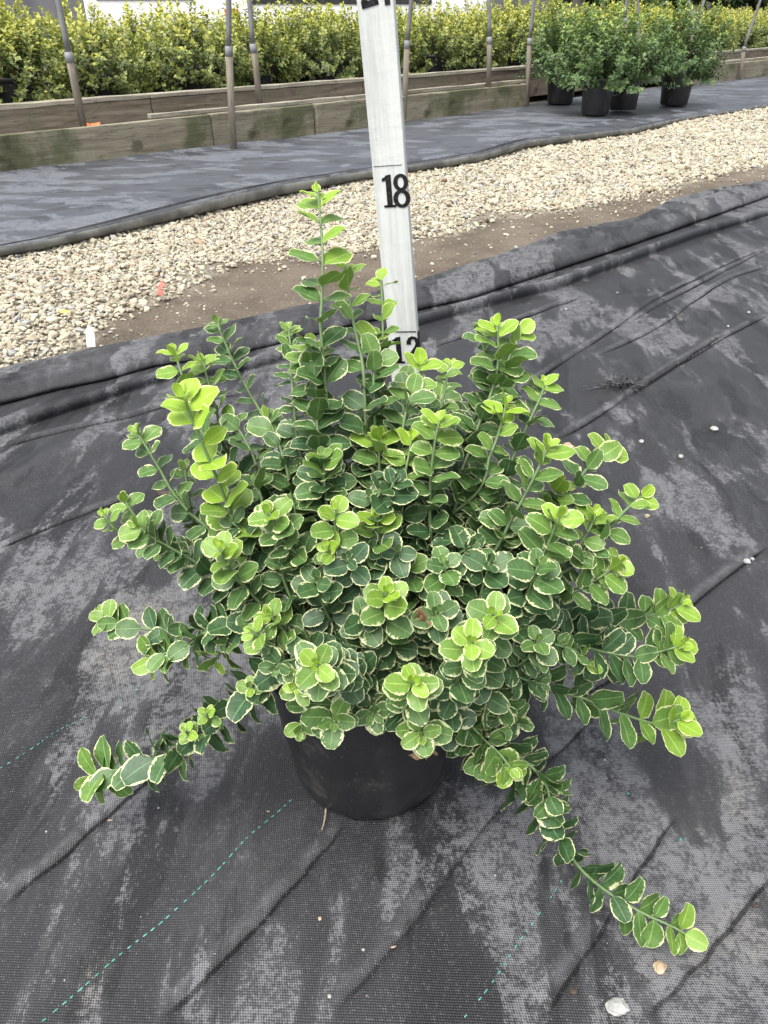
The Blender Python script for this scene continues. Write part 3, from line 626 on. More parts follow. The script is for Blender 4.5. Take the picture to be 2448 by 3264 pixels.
S_([(1401, 1340), (1387, 1403), (1372, 1529), (1370, 1625), (1360, 1770)], .475, .45, .8, .7, 1.1, .0135)
S_([(1312, 1392), (1304, 1447), (1289, 1524), (1270, 1700)], .49, .46, 1.0, .45, .9, .015)
S_([(1936, 1421), (1908, 1461), (1870, 1495), (1845, 1529), (1790, 1610), (1700, 1740)], .50, .46, .78, .6, .95, .0135)
S_([(2052, 1576), (2023, 1601), (1985, 1635), (1960, 1664), (1903, 1721), (1780, 1830)], .47, .44, .8, .55, .9, .0155)
S_([(1898, 1644), (1874, 1697), (1820, 1770), (1720, 1850)], .455, .44, .75, .7, 1.0, .012)
S_([(1782, 1648), (1754, 1717), (1720, 1789), (1650, 1900)], .43, .42, .68, .9, 1.15, .012)
S_([(1777, 1541), (1745, 1620), (1690, 1720)], .475, .46, .75, .7, 1.0, .013)
S_([(1546, 1552), (1540, 1620), (1525, 1720)], .48, .46, .38, .5, 1.0, .013)
S_([(1966, 1797), (1923, 1833), (1880, 1857), (1780, 1900)], .435, .43, .72, .95, 1.0, .012)
S_([(1715, 1804), (1690, 1870), (1640, 1960), (1570, 2060)], .405, .41, .22, .85, 1.15, .011)
S_([(2173, 1924), (2125, 1948), (2043, 1968), (1971, 1982), (1908, 1982), (1836, 1972), (1650, 1950)], .465, .45, .9, .3, 1.15, .0120, 2.5)
S_([(2168, 2058), (2115, 2074), (2029, 2093), (1932, 2079), (1865, 2060), (1700, 2000)], .43, .43, .85, .4, 1.22, .0105, 2.2)
S_([(2168, 2292), (2105, 2310), (1997, 2280), (1915, 2248), (1861, 2226), (1769, 2199), (1600, 2120)], .415, .42, .9, .3, 1.42, .0155, 3)
S_([(1578, 1957), (1568, 2000), (1530, 2080), (1480, 2150)], .365, .39, .62, .4, 1.15, .011)
S_([(1503, 2043), (1496, 2087), (1462, 2160), (1435, 2247), (1420, 2300)], .335, .372, .85, .65, 1.08, .0100, 2.6)
S_([(1715, 2039), (1695, 2080), (1620, 2120)], .39, .40, .35, .7, .95, .011)
S_([(1880, 2118), (1850, 2095), (1790, 2060)], .425, .42, .7, .5, .8, .014)
S_([(1725, 2178), (1690, 2172), (1600, 2130)], .395, .40, .15, 1.0, 1.0, .010)
S_([(2197, 2984), (2143, 2953), (2067, 2920), (2008, 2888), (1953, 2855), (1888, 2806), (1845, 2763), (1812, 2714), (1785, 2671), (1747, 2611), (1704, 2551), (1640, 2470), (1560, 2390), (1481, 2313), (1440, 2240)], .288, .385, .75, .75, 1.42, .0140, 2.2)
S_([(1630, 2450), (1590, 2400), (1536, 2350), (1470, 2270)], .345, .375, .62, .85, 1.3, .011)
S_([(1755, 2560), (1740, 2500), (1690, 2440), (1600, 2370), (1520, 2290)], .345, .38, .25, .95, 1.3, .011)
S_([(1605, 2270), (1580, 2240), (1520, 2200)], .375, .385, .2, .9, 1.15, .010)
S_([(322, 1960), (346, 1976), (404, 1991), (467, 2005), (539, 2010), (597, 2003), (684, 1990), (756, 1966), (900, 1990)], .445, .42, .65, .6, 1.0, .0155, 2.2)
S_([(477, 2110), (520, 2085), (587, 2063), (660, 2015), (780, 1985), (900, 2010)], .42, .41, .65, .6, 1.05, .0115)
S_([(679, 2110), (722, 2063), (770, 2030), (870, 2010)], .405, .405, .68, .85, .95, .0125)
S_([(862, 1960), (885, 1990), (950, 2040)], .40, .40, .65, .7, .95, .012)
S_([(802, 2012), (853, 2044), (925, 2068)], .385, .39, .7, .6, .85, .014)
S_([(291, 2478), (325, 2462), (406, 2448), (457, 2430), (546, 2397), (627, 2338), (684, 2290), (732, 2251), (805, 2203), (877, 2145), (985, 2080)], .395, .395, .62, .8, 1.42, .0125, 2.4)
S_([(590, 2330), (612, 2345), (640, 2330)], .382, .39, .75, .5, .55, .010, extend=False)
S_([(655, 2275), (680, 2300), (700, 2280)], .382, .39, .75, .6, .6, .010, extend=False)
S_([(800, 2185), (815, 2210), (850, 2170)], .385, .39, .6, .8, .75, .010, extend=False)
S_([(1009, 2120), (1050, 2150), (1110, 2150), (1180, 2120)], .325, .395, .85, .85, 1.12, .0085, 1.8)
S_([(1067, 2300), (1062, 2275), (1080, 2205), (1110, 2150)], .342, .385, .42, .7, 1.2, .012)
S_([(961, 2332), (965, 2280), (1000, 2215), (1050, 2160)], .35, .385, .5, .3, .95, .013)
S_([(946, 2190), (975, 2180), (1030, 2150)], .36, .385, .65, .3, .9, .013)
S_([(1315, 2173), (1310, 2215), (1290, 2260), (1270, 2200)], .338, .375, .8, .75, 1.1, .011)
S_([(1342, 2342), (1340, 2300), (1325, 2230)], .338, .372, .52, .85, 1.15, .010)
S_([(1190, 2280), (1180, 2230), (1200, 2160)], .352, .385, .25, .95, 1.1, .011)
S_([(1231, 1888), (1226, 1933), (1236, 1991), (1255, 2049), (1270, 2110)], .385, .40, .8, .65, 1.1, .0135, 2.4)
S_([(1298, 1793), (1302, 1850), (1300, 1950)], .43, .43, .5, .75, 1.05, .013)
S_([(1066, 1625), (1070, 1693), (1087, 1786), (1104, 1862), (1125, 1960)], .43, .42, .75, .3, .95, .015)
S_([(1042, 1745), (1062, 1765), (1085, 1800)], .415, .42, .8, .3, .8, .014, extend=False)
S_([(1201, 1650), (1205, 1706), (1213, 1748), (1205, 1860)], .44, .43, .78, .3, 1.1, .012, 2.5)
S_([(1032, 1457), (1035, 1540), (1045, 1650)], .47, .46, .5, .3, 1.1, .0105)
S_([(1207, 1392), (1209, 1461), (1209, 1545), (1209, 1609), (1210, 1750)], .49, .46, .85, .35, 1.15, .0115, 2.5)
S_([(1100, 1500), (1105, 1560), (1120, 1700)], .50, .47, .3, .3, 1.0, .012)
S_([(1420, 1800), (1415, 1860), (1400, 1960)], .415, .42, .3, .9, 1.0, .012)
S_([(1560, 1790), (1545, 1850), (1500, 1950)], .42, .42, .15, .9, 1.1, .011)
S_([(1390, 1950), (1385, 2000), (1370, 2090)], .385, .40, .2, .9, 1.05, .012)
S_([(1620, 1650), (1600, 1720), (1550, 1820)], .45, .44, .2, .9, 1.1, .012)
S_([(760, 1620), (775, 1680), (830, 1790)], .47, .45, .25, .3, 1.05, .012)
S_([(900, 1800), (905, 1850), (950, 1940)], .425, .42, .15, .3, 1.1, .012)
S_([(1010, 1850), (1020, 1900), (1060, 1980)], .41, .41, .12, .5, 1.1, .012)
S_([(880, 2130), (900, 2110), (960, 2090)], .37, .385, .2, .95, .95, .011)
S_([(1160, 1960), (1160, 2000), (1170, 2070)], .39, .40, .12, .7, 1.0, .011)

S_([(1330, 1300), (1310, 1380), (1270, 1500)], .60, .52, .45, .4, 1.1, .012)
S_([(1262, 1262), (1255, 1340), (1240, 1480)], .62, .53, .55, .3, 1.05, .012)
S_([(1400, 1265), (1385, 1340), (1350, 1480)], .61, .53, .5, .5, 1.05, .012)
S_([(1295, 1215), (1285, 1290), (1260, 1420)], .64, .55, .5, .3, .95, .012)
S_([(1480, 1330), (1465, 1400), (1420, 1540)], .57, .51, .35, .5, 1.05, .012)
S_([(1660, 2300), (1620, 2280), (1540, 2230)], .38, .385, .25, .9, 1.1, .011)
S_([(1560, 2440), (1545, 2390), (1500, 2300)], .352, .375, .35, .85, 1.15, .011)
TARGET = np.array((PC[0], PC[1], SOILZ))
LEAVES = []            # dicts: M (4x3 frame), arrays
stems = []
def build_shoot(i, P3, sh, filler=False):
    """P3: 3-D path from base to tip"""
    path, L = smoothpath(P3, max(10, int(40)))
    A = np.linspace(0, L, len(path)); T = np.gradient(path, axis=0); T /= np.linalg.norm(T, axis=1)[:, None]
    r0 = .0016 if L < .12 else .0020; rad = np.interp(A, [0, L], [r0, .00095])
    V, F = tube_arrays(path, rad, 6); me = poly_mesh('stem', V, F, True)
    a = me.attributes.new('leaf', 'FLOAT_COLOR', 'POINT'); yy = np.clip(np.r_[np.repeat(np.linspace(0, 1, len(path)), 6), 0, 1] * 1.7 - .25, 0, 1)
    a.data.foreach_set('color', np.stack([yy, yy * 0, yy * 0, yy * 0 + 1], 1).astype(np.float32).ravel())
    for v in me.vertices: v.co -= Vector(PC)
    so = link('stem', me, M['stem'], plant); stems.append(so)
    r = np.random.default_rng(1000 + i); az0 = r.uniform(0, math.pi)
    pos, k, gap = L, 0, sh['gap']; stop = .16 * L if sh['extend'] else .02 * L
    # small terminal rosette
    while pos > stop:
        c = np.array([np.interp(pos, A, path[:, j]) for j in range(3)]); t = np.array([np.interp(pos, A, T[:, j]) for j in range(3)]); t /= np.linalg.norm(t)
        grow = min(1.0, (.40, .72, .93, 1.0)[min(k, 3)]); th = R((24, 54, 62, 66)[min(k, 3)]) + r.normal(0, .10)
        up = np.array((0, 0, 1.)); horiz = 1 - abs(t[2])
        ref = up if abs(t[2]) < .95 else np.array((0, 1., 0)); e1 = np.cross(t, ref); e1 /= np.linalg.norm(e1); e2 = np.cross(e1, t)
        ang = az0 + (math.pi / 2) * k + r.normal(0, .16)
        for m in (0, 1):
            if k > 2 and r.random() < .07: continue
            a2 = ang + m * math.pi + r.normal(0, .14); oo = math.cos(a2) * e1 + math.sin(a2) * e2
            if horiz > .45: oo = oo * np.array((1, 1, .75)) + up * .12 * horiz; oo /= np.linalg.norm(oo)
            d = math.cos(th) * t + math.sin(th) * oo + r.normal(0, .10, 3); d /= np.linalg.norm(d); fc = np.array((-.05, -.66, .75)); d = d - fc * d.dot(fc) * (.30 + .55 * horiz); d /= np.linalg.norm(d)
            n = math.sin(th) * t * (1 - .45 * horiz) - math.cos(th) * oo * .55 + up * (.15 + .75 * horiz) + np.array((0, -.62 - .25 * horiz, .0)) + r.normal(0, .13, 3)
            near = np.clip((c[1] - .30) / .16, 0, 1); ln = .0183 * (.78 + .22 * near) * sh['size'] * grow * r.uniform(.80, 1.14); wd = ln * r.uniform(.76, .95)
            youth = sh['youth'] * math.exp(-(k / (sh['fall'] * 1.9)) ** 1.15) + r.normal(0, .05) + (.05 if not filler else -.03)
            fr = frame(d, n); base = c + oo * .001
            g, uv = leaf_grid(ln, wd, r.uniform(.02, .20) if k > 0 else -r.uniform(.05, .25), r.uniform(.08, .32) if k > 0 else .5, ph=int(r.integers(0, 2)), tw=r.normal(0, .2))
            LEAVES.append(dict(stem=len(stems) - 1, fr=fr, base=base, g=g, uv=uv, col=(float(np.clip(youth, 0, 1)), float(np.clip(sh['var'] * r.uniform(.25, 1.45), 0, 1)), float(r.random()), grow), ln=ln, filler=filler, n=fr[:, 2]))
        step = gap * .58 * (.35, .50, .85, 1.0)[min(k, 3)] * (r.uniform(.65, 1.4) if k > 2 else 1.0); pos -= step; k += 1
for i, sh in enumerate(SH):
    pts = sh['pts']; n = len(pts); P = [at(u, v, sh['yt'] + (sh['yb'] - sh['yt']) * j / (n - 1)) for j, (u, v) in enumerate(pts)][::-1]
    if sh['extend']:
        a = rng.uniform(0, 6.28); rr = .03 * math.sqrt(rng.random()); q = TARGET + np.array((math.cos(a) * rr, math.sin(a) * rr, -.004))
        low = P[0]; mid = q * .5 + low * .5; mid = mid + np.array((0, 0, .02)) if np.linalg.norm(low - q) > .07 else mid
        P = [q, mid] + P if np.linalg.norm(low - q) > .05 else [q] + P
    build_shoot(i, P, sh)
# hidden shoots that fill the inside of the bush
r2 = np.random.default_rng(77)
for i in range(44):
    az = r2.uniform(0, 2 * math.pi); el = R(r2.uniform(4, 82)); k = r2.uniform(.50, .80)
    tip = TARGET + np.array((math.cos(az) * math.cos(el) * .205 * k, math.sin(az) * math.cos(el) * .115 * k + .005, math.sin(el) * .19 * k + .015))
    q = TARGET + np.array((r2.uniform(-.03, .03), r2.uniform(-.03, .03), -.003)); mid = (q + tip) / 2 + np.array((0, 0, .012))
    build_shoot(500 + i, [q, mid, tip], dict(youth=r2.uniform(.05, .3), var=r2.uniform(.3, .9), size=r2.uniform(.9, 1.1), gap=.0115, fall=2.5, extend=True), True)

# which leaves show largest: those with few others in front of them
C = np.array([l['base'] + l['fr'][:, 0] * l['ln'] * .55 for l in LEAVES]); pu, pv, pd = project(C); camp = np.array((0, 0, CAMH))
view = C - camp; view /= np.linalg.norm(view, axis=1)[:, None]; face = np.abs((view * np.array([l['n'] for l in LEAVES])).sum(1)); lnv = np.array([l['ln'] for l in LEAVES])
score = np.zeros(len(LEAVES))
for i in range(len(LEAVES)):
    near = (np.abs(pu - pu[i]) < 38) & (np.abs(pv - pv[i]) < 34) & (pd < pd[i] - .004); score[i] = (lnv[i] / pd[i]) ** 2 * face[i] / (1 + near.sum()) ** 2 * (1 if 0 < pv[i] < 3264 else 0)
order = np.argsort(-score); own = set(order[:300].tolist())
bigV, bigF, bigU, bigC = [], [], [], []; nb = 0
for i, l in enumerate(LEAVES):
    W = l['g'] @ l['fr'].T + l['base'] - PC; cc = np.tile(np.array(l['col']), (len(W), 1))
    if i in own:
        org = l['base'] - PC
        o = link('leaf', raw_mesh('leaf', W - org, LF, True, l['uv'], {'leaf': cc}), M['leaf'], stems[l['stem']]); o.location = org
    else: bigV.append(W); bigF.append(LF + nb); bigU.append(l['uv']); bigC.append(cc); nb += len(W)
tag(link('foliage', raw_mesh('foliage', np.vstack(bigV), np.vstack(bigF), True, np.vstack(bigU), {'leaf': np.vstack(bigC)}), M['leaf'], plant), kind='stuff')
print('leaves', len(LEAVES), 'stems', len(stems))
def dry_leaf(u, v, y, ln, d, n):
    g, uv = leaf_grid(ln, ln * .55, .5, .9, tw=.8); fr = frame(np.array(d, float), np.array(n, float)); W = g @ fr.T
    o = link('dried_leaf', raw_mesh('dried_leaf', W, LF, True, uv), M['dry'], plant); o.location = at(u, v, y) - PC
for a in ((1335, 1935, .365, .014, (.1, 0, -1), (.3, -1, .2)), (1345, 1960, .362, .013, (.3, .1, -1), (-.4, -1, .1)), (1330, 2385, .352, .012, (-.3, -.2, -1), (.2, -1, .3)), (1335, 2388, .352, .013, (.35, -.2, -1), (-.2, -1, .3)), (1380, 2388, .352, .009, (.1, 0, -1), (.3, -1, .3))): dry_leaf(*a)

# ------------------------------------------------------------------ measuring stick
RB = np.array((.0, .735)); 
p12, p0 = at(1277, 1066, .735), at(1185, 0, .735)
lean = math.atan2(p0[0] - p12[0], p0[2] - p12[2]); 
xg = p12[0] - math.tan(lean) * p12[2]
stick = tag(empty('measuring_stick', (xg, .735, near_z(xg, .735))), 'white painted wooden measuring stick with black numerals behind the shrub', 'measuring stick')
stick.rotation_euler = (0, lean, R(-13))
SW, ST, SHH = .0305, .010, .93
V, F = box_arrays(-SW / 2, SW / 2, 0, ST, 0, SHH); me = bevel(poly_mesh('board', V, F), .0010, 2); link('board', me, M['white_paint'], stick)
z12 = (p12[2] - stick.location.z) / math.cos(lean); z18 = (at(1240, 534, .735)[2] - stick.location.z) / math.cos(lean); INCH6 = z18 - z12
def glyph(name, polys, x, z, h, parent, rot=0.0):
    """flat numeral pieces given as polygons in a unit box, laid just proud of the board"""
    V, F = [], []
    for quadstrip in polys:
        b0 = len(V)
        for (a, c) in quadstrip:
            for q in (a, c):
                px, pz = q[0] * h * 1.12, q[1] * h; V.append((x + px * math.cos(rot) - pz * math.sin(rot), -.0006, z + px * math.sin(rot) + pz * math.cos(rot)))
        for k in range(len(quadstrip) - 1): F.append((b0 + 2 * k, b0 + 2 * k + 1, b0 + 2 * k + 3, b0 + 2 * k + 2))
    m = len(V); V += [(p[0], -.0001, p[2]) for p in V]; F += [tuple(i + m for i in f[::-1]) for f in F]
    link(name, poly_mesh(name, V, F), M['ink'], parent)
def ring(cx, cz, rx, rz, wx, wz, n=28):
    return [((cx + rx * math.cos(a), cz + rz * math.sin(a)), (cx + (rx - wx) * math.cos(a), cz + (rz - wz) * math.sin(a))) for a in [2 * math.pi * k / n for k in range(n + 1)]]
ONE = [[((.10, 0), (.26, 0)), ((.10, .97), (.26, 1.0))], [((-.01, .80), (-.01, .88)), ((.10, .82), (.15, .97))], [((-.0, 0), (-.0, .07)), ((.36, 0), (.36, .07))]]
EIGHT = [ring(.25, .745, .215, .255, .125, .095), ring(.25, .265, .25, .275, .135, .10)]
def arcstrip(pts): return pts
TWO = [[((.02, .70), (.17, .70)), ((.03, .82), (.165, .80)), ((.09, .94), (.19, .87)), ((.20, 1.0), (.225, .90)), ((.33, .97), (.28, .87)), ((.41, .88), (.30, .81)), ((.43, .75), (.31, .73)), ((.41, .63), (.28, .64)), ((.33, .48), (.20, .51)), ((.22, .33), (.06, .33)), ((.17, .18), (.0, .15)), ((.17, .10), (.0, .0))], [((.0, 0), (.02, .17)), ((.44, 0), (.44, .15))], [((.36, .0), (.34, .14)), ((.44, .0), (.45, .24))]]
FOUR = [[((.26, 0), (.40, 0)), ((.26, 1), (.40, 1))], [((.0, .24), (.0, .36)), ((.48, .24), (.48, .36))], [((.0, .30), (.11, .30)), ((.26, 1.0), (.30, .85))]]
GH = INCH6 * .186
glyph('numeral', ONE, -.0068, z18 - .0066 - GH, GH * .98, stick); glyph('numeral', EIGHT, .0022, z18 - .0072 - GH, GH, stick)
glyph('numeral', ONE, -.0105, z12 - .0040 - GH, GH * .98, stick); glyph('numeral', TWO, .0030, z12 - .0042 - GH, GH, stick)
z24 = z18 + INCH6; zb = (at(1190, 20, .735)[2] - stick.location.z) / math.cos(lean)
glyph('numeral', TWO, -.0108, zb - .001, GH, stick, R(9)); glyph('numeral', FOUR, .0000, zb - .0006, GH, stick, R(3))
for z, x0, x1, mt, th in ((z12, -SW / 2 + .001, SW / 2 - .0008, 'ink', .0009), (z18, -SW / 2 + .002, SW / 2 - .003, 'ink_faint', .0004), (z24, -SW / 2 + .001, SW / 2 - .001, 'ink', .0009)):
    V, F = box_arrays(x0, x1, -.0005, .0003, z, z + th); link('mark_line', poly_mesh('mark_line', V, F), M[mt], stick)
V, F = box_arrays(SW / 2 - .0006, SW / 2 + .0006, .0012, ST - .001, z12 - .055, z12 - .001); link('black_edge', poly_mesh('black_edge', V, F), M['ink'], stick)

# ------------------------------------------------------------------ yellow shrubs in the raised bed and the dark shrubs on the fabric
def small_leaf(L, W, fold):
    V = np.array([(0, 0, 0), (L * .5, -W / 2, fold * W), (L * .5, 0, 0), (L * .5, W / 2, fold * W), (L, 0, -.1 * L)])
    return V, np.array([(0, .5), (.5, 0), (.5, .5), (.5, 1), (1, .5)]), np.array([(0, 1, 2), (0, 2, 3), (1, 4, 2), (2, 4, 3)])
def bush_mesh(name, seed, rx, rz, nshoot, youth, var, lsize, spread=1.0, loose=.0, lowest=-.55):
    r = np.random.default_rng(seed); Vs, Fs, Us, Cs = [], [], [], []; k = 0; stem_paths = []
    for i in range(nshoot):
        az = r.uniform(0, 2 * math.pi); el = math.asin(r.uniform(lowest, 1.0)); q = r.uniform(.60, 1.05) if i > nshoot * .3 else r.uniform(.3, .7)
        q *= 1 + loose * max(0, r.normal(0, 1))
        tip = np.array((math.cos(az) * math.cos(el) * rx * q, math.sin(az) * math.cos(el) * rx * q, math.sin(el) * rz * q + .03 + r.normal(0, .012)))
        base = np.array((tip[0] * .25, tip[1] * .25, -.02)); d = tip - base; d[2] += .12 * (1 - spread * .3); d /= np.linalg.norm(d); ln = r.uniform(.08, .15)
        n = int(r.integers(7, 12)); a0 = r.uniform(0, 6.28); stem_paths.append((base, tip - d * ln * .3, tip))
        for j in range(n):
            p = tip - d * ln * (j / n) + r.normal(0, .002, 3); ref = np.array((0, 0, 1.)) if abs(d[2]) < .9 else np.array((1., 0, 0)); e1 = np.cross(d, ref); e1 /= np.linalg.norm(e1); e2 = np.cross(e1, d)
            for m in (0, 1):
                a = a0 + j * 1.57 + m * math.pi + r.normal(0, .3); o = math.cos(a) * e1 + math.sin(a) * e2; th = R(30 + 12 * min(j, 3)) + r.normal(0, .2)
                dd = math.cos(th) * d + math.sin(th) * o; nn = math.sin(th) * d - math.cos(th) * o + np.array((0, 0, .6)) + r.normal(0, .25, 3)
                L = lsize * r.uniform(.75, 1.2) * (.6 if j == 0 else 1); g, uv, f = small_leaf(L, L * r.uniform(.5, .68), r.uniform(.05, .3))
                W = g @ frame(dd, nn).T + p; Vs.append(W); Fs.append(f + k); Us.append(uv); k += len(W)
                yv = youth * (.35 + .65 * np.clip((p[2] / rz), 0, 1)) * math.exp(-j / 7) + r.normal(0, .10); Cs.append(np.tile((np.clip(yv, 0, 1), var * r.uniform(.5, 1), r.random(), 1), (len(W), 1)))
    return raw_mesh(name, np.vstack(Vs), np.vstack(Fs), True, np.vstack(Us), {'leaf': np.vstack(Cs)}), stem_paths
def stems_mesh(paths, n=16):
    V, F = [], []; 
    for b_, m_, t_ in paths[:n]:
        v, f = tube_arrays(np.array([b_ + (0, 0, -.04), m_ * .6 + b_ * .4, m_, t_]), np.array([.005, .004, .003, .0015]), 5); f = [tuple(x + len(V) for x in q) for q in f]; V += list(v); F += f
    me = poly_mesh('stems', V, F, True); me.materials.append(M['bark']); return me
def nursery_pot(r, h):
    V, F = lathe_arrays([(.3 * r, .004), (.76 * r, .004), (.80 * r, .012), (.955 * r, h * .88), (.96 * r, h * .9), (1.0 * r, h * .905), (1.0 * r, h * .985), (.985 * r, h), (.95 * r, h * .985), (.93 * r, h * .86), (.01, h * .87)], 28)
    me = poly_mesh('pot', V, F, True); me.materials.append(M['pot']); return me
HEDGE = []
for k in range(5):
    cm, sp = bush_mesh('crown', 40 + k, (.30, .27, .29, .26, .31)[k], (.27, .295, .26, .28, .25)[k], 200, (1.35, 1.4, 1.15, 1.3, 1.1)[k], 1.0, .030, loose=.06); cm.materials.append(M['hedge_leaf']); HEDGE.append((cm, stems_mesh(sp, 10)))
hpot = nursery_pot(.125, .20)
ORD = ['first', 'second', 'third', 'fourth', 'fifth', 'sixth', 'seventh', 'eighth', 'ninth', 'tenth', 'eleventh', 'twelfth', 'thirteenth', 'fourteenth', 'fifteenth', 'sixteenth', 'seventeenth', 'eighteenth', 'nineteenth', 'twentieth', 'twenty-first', 'twenty-second', 'twenty-third', 'twenty-fourth', 'twenty-fifth', 'twenty-sixth', 'twenty-seventh', 'twenty-eighth']
def hedge_plant(s, back, k, sc, label, group):
    t = tag(empty('yellow_shrub', bed(s, back, .10), random.uniform(0, 6.28)), label, 'potted shrub', group); t.scale = (sc, sc, sc * random.uniform(.94, 1.06))
    link('pot', hpot, None, t); c = link('crown', HEDGE[k][0], None, t); c.location = (0, 0, .212); st_ = link('stem', HEDGE[k][1], None, t); st_.location = (0, 0, .19); return t
rr = random.Random(3); cnt = [0, 0]
sl = np.arange(-2.1, BL + 3.0, .50)
for row in range(3):
    for j, s in enumerate(sl):
        s2 = s + row * .17 + rr.uniform(-.05, .05); back = .70 + row * .44 + rr.uniform(-.04, .04); P = np.array([bed(s2, back, .4)]); u = project(P)[0][0]
        if u < -1500 or u > 3000: continue
        inside = -60 < u < 2500; w = None
        if inside and row < 2: w = ORD[cnt[row]] if cnt[row] < len(ORD) else None; cnt[row] += 1
        if row == 0 and w: lab, grp = f'yellow green potted shrub, {w} from the left in the front row', 'front row of yellow shrubs'
        elif row == 1 and w: lab, grp = f'yellow green shrub, {w} from the left in the second row', 'second row of yellow shrubs'
        elif row == 0: lab, grp = 'yellow green front row shrub at the picture edge', 'front row beyond the edges'
        elif row == 1: lab, grp = 'yellow green second row shrub at the picture edge', 'second row beyond the edges'
        else: lab, grp = 'yellow green shrub hidden behind the second row', 'shrubs behind the second row'
        hedge_plant(s2, back, rr.randrange(5), rr.uniform(.94, 1.08), lab, grp)
DARK = []
for k in range(3):
    cm, sp = bush_mesh('crown', 70 + k, (.275, .25, .29)[k], (.315, .33, .28)[k], 210, (.75, .85, .6)[k], .8, .029, loose=.16, lowest=-.45); cm.materials.append(M['shrub_leaf']); DARK.append((cm, stems_mesh(sp, 12)))
dpot = nursery_pot(.108, .215)
def dark_plant(u, v, k, sc, label, cr=1.0):
    P = gp(u, v, .012); t = tag(empty('dark_green_shrub', P, random.uniform(0, 6.28)), label, 'potted shrub', 'dark shrubs standing on the fabric'); t.scale = (sc,) * 3
    link('pot', dpot, None, t); c = link('crown', DARK[k][0], None, t); c.location = (0, 0, .262); c.scale = (cr * 1.12, cr * 1.12, 1.04); s = link('stem', DARK[k][1], None, t); s.location = (0, 0, .18); return t
dark_plant(1784, 332, 0, 1.0, 'dark green potted shrub beside the timber edging, leftmost of the four on the fabric')
dark_plant(1895, 366, 1, .97, 'dark green potted shrub nearest the gravel with its whole black pot showing', 1.1)
dark_plant(1985, 352, 2, .97, 'dark green potted shrub with its tilted pot half hidden behind the nearest one', 1.0).rotation_euler[1] = R(4)
dark_plant(2146, 336, 0, 1.05, 'dark green potted shrub with trailing shoots, rightmost of the four on the fabric', 1.0)

# ------------------------------------------------------------------ hoop posts
def hoop(u0, v0, z0, usleeve, vsleeve, utop, vtop, label, rad=.0165, back=0.0, bow=0.0):
    P0 = gp(u0, v0, z0); y = P0[1]; Ps = at(usleeve, vsleeve, y); Pt = at(utop, vtop, y)
    t = tag(empty('hoop_post', P0), label, 'hoop post', 'hoop posts along the bed'); d = (Pt - Ps) / (Pt[2] - Ps[2]); foot = np.array((0, 0, -.03 if z0 == 0 else -.1))
    V, F = tube_arrays(np.array([foot, (Ps - P0) * .5, Ps - P0]), rad, 12); link('sleeve', poly_mesh('sleeve', V, F, True), M['post_wood'], t)
    e = Ps - P0; ax = e / np.linalg.norm(e); V, F = tube_arrays(np.array([e - ax * .035, e - ax * .034, e + ax * .004, e + ax * .005]), np.array([rad, rad * 1.10, rad * 1.10, rad * .8]), 12); link('collar', poly_mesh('collar', V, F, True), M['pipe'], t)
    inw = np.array((-bd[1], bd[0], 0)); up = [e + ax * .002]; h = Pt[2] - Ps[2]; up.append(Pt - P0)
    for q in np.linspace(.15, 1, 7): up.append(Pt - P0 + d * (1.05 * math.sin(q * 1.35)) + inw * (1.0 * (1 - math.cos(q * 1.35))) * (1 + bow))
    pp, _ = smoothpath(np.array(up), 26); V, F = tube_arrays(pp, rad * .74, 10); link('pipe', poly_mesh('pipe', V, F, True), M['pipe'], t)
hoop(252, 332, .22, 218, 170, 185, 0, 'leaning grey hoop post rising from behind the raised bed board at the far left', .017)
hoop(744, 480, 0, 729, 151, 729, 0, 'grey brown hoop post standing in front of the mossy plank joint', .0165)
hoop(825, 288, .22, 806, 143, 795, 0, 'slim grey hoop post just behind the bed board, right of the plank joint post', .0165)
hoop(1286, 393, 0, 1298, 132, 1311, 0, 'hoop post in front of the mossy edging just right of the measuring stick', .0165)
hoop(1560, 236, .22, 1560, 120, 1557, 0, 'thin hoop post behind the raised bed board right of the measuring stick', .0165)
hoop(1678, 344, 0, 1689, 124, 1702, 0, 'hoop post at the end of the mossy edging beside the dark green shrubs', .0165, bow=.2)
hoop(1992, 215, .2, 1990, 60, 1998, 0, 'dark hoop post rising behind the dark green shrubs', .0165)
hoop(2035, 195, .2, 2034, 70, 2033, 0, 'thin pale hoop post just right of the dark one behind the shrubs', .0165)
hoop(2195, 272, 0, 2204, 110, 2246, 0, 'curved hoop post at the right of the dark green shrubs', .0165, bow=.4)
hoop(2204, 200, .2, 2205, 80, 2195, 0, 'bent hoop post just behind the curved one', .0165)
hoop(2358, 258, 0, 2372, 150, 2424, 0, 'curved hoop post in front of the far pale edging at the right', .0165, bow=.4)

# ------------------------------------------------------------------ things far behind the hedge
def part_box(name, parent, x0, x1, y0, y1, z0, z1, mat, bv=.01):
    V, F = box_arrays(x0, x1, y0, y1, z0, z1); me = poly_mesh(name, V, F)
    if bv: bevel(me, bv, 2)
    return link(name, me, M[mat], parent)
def wx(u, y): return (u - CX) / FPX * (y * math.cos(PITCH))
van = tag(empty('white_van', (wx(265, 9.5), 9.5, 0)), 'white van parked behind the yellow shrubs', 'van')
part_box('body', van, 0, 4.2, 0, 1.8, .32, 1.05, 'vanwhite', .06); part_box('cabin', van, .5, 4.1, .06, 1.74, 1.04, 1.95, 'vanwhite', .12)
for x0, x1 in ((.75, 1.75), (1.85, 2.85), (2.95, 3.9)): part_box('window', van, x0, x1, .045, .065, 1.15, 1.75, 'glassdark', .004)
part_box('side_trim', van, 1.75, 3.6, -.012, .01, .615, .66, 'rubber', .003); part_box('step_vent', van, .15, 1.15, -.012, .01, .65, .80, 'glassdark', .003)
part_box('marker_lamp', van, 1.46, 1.60, -.014, .01, .50, .575, 'orange', .003)
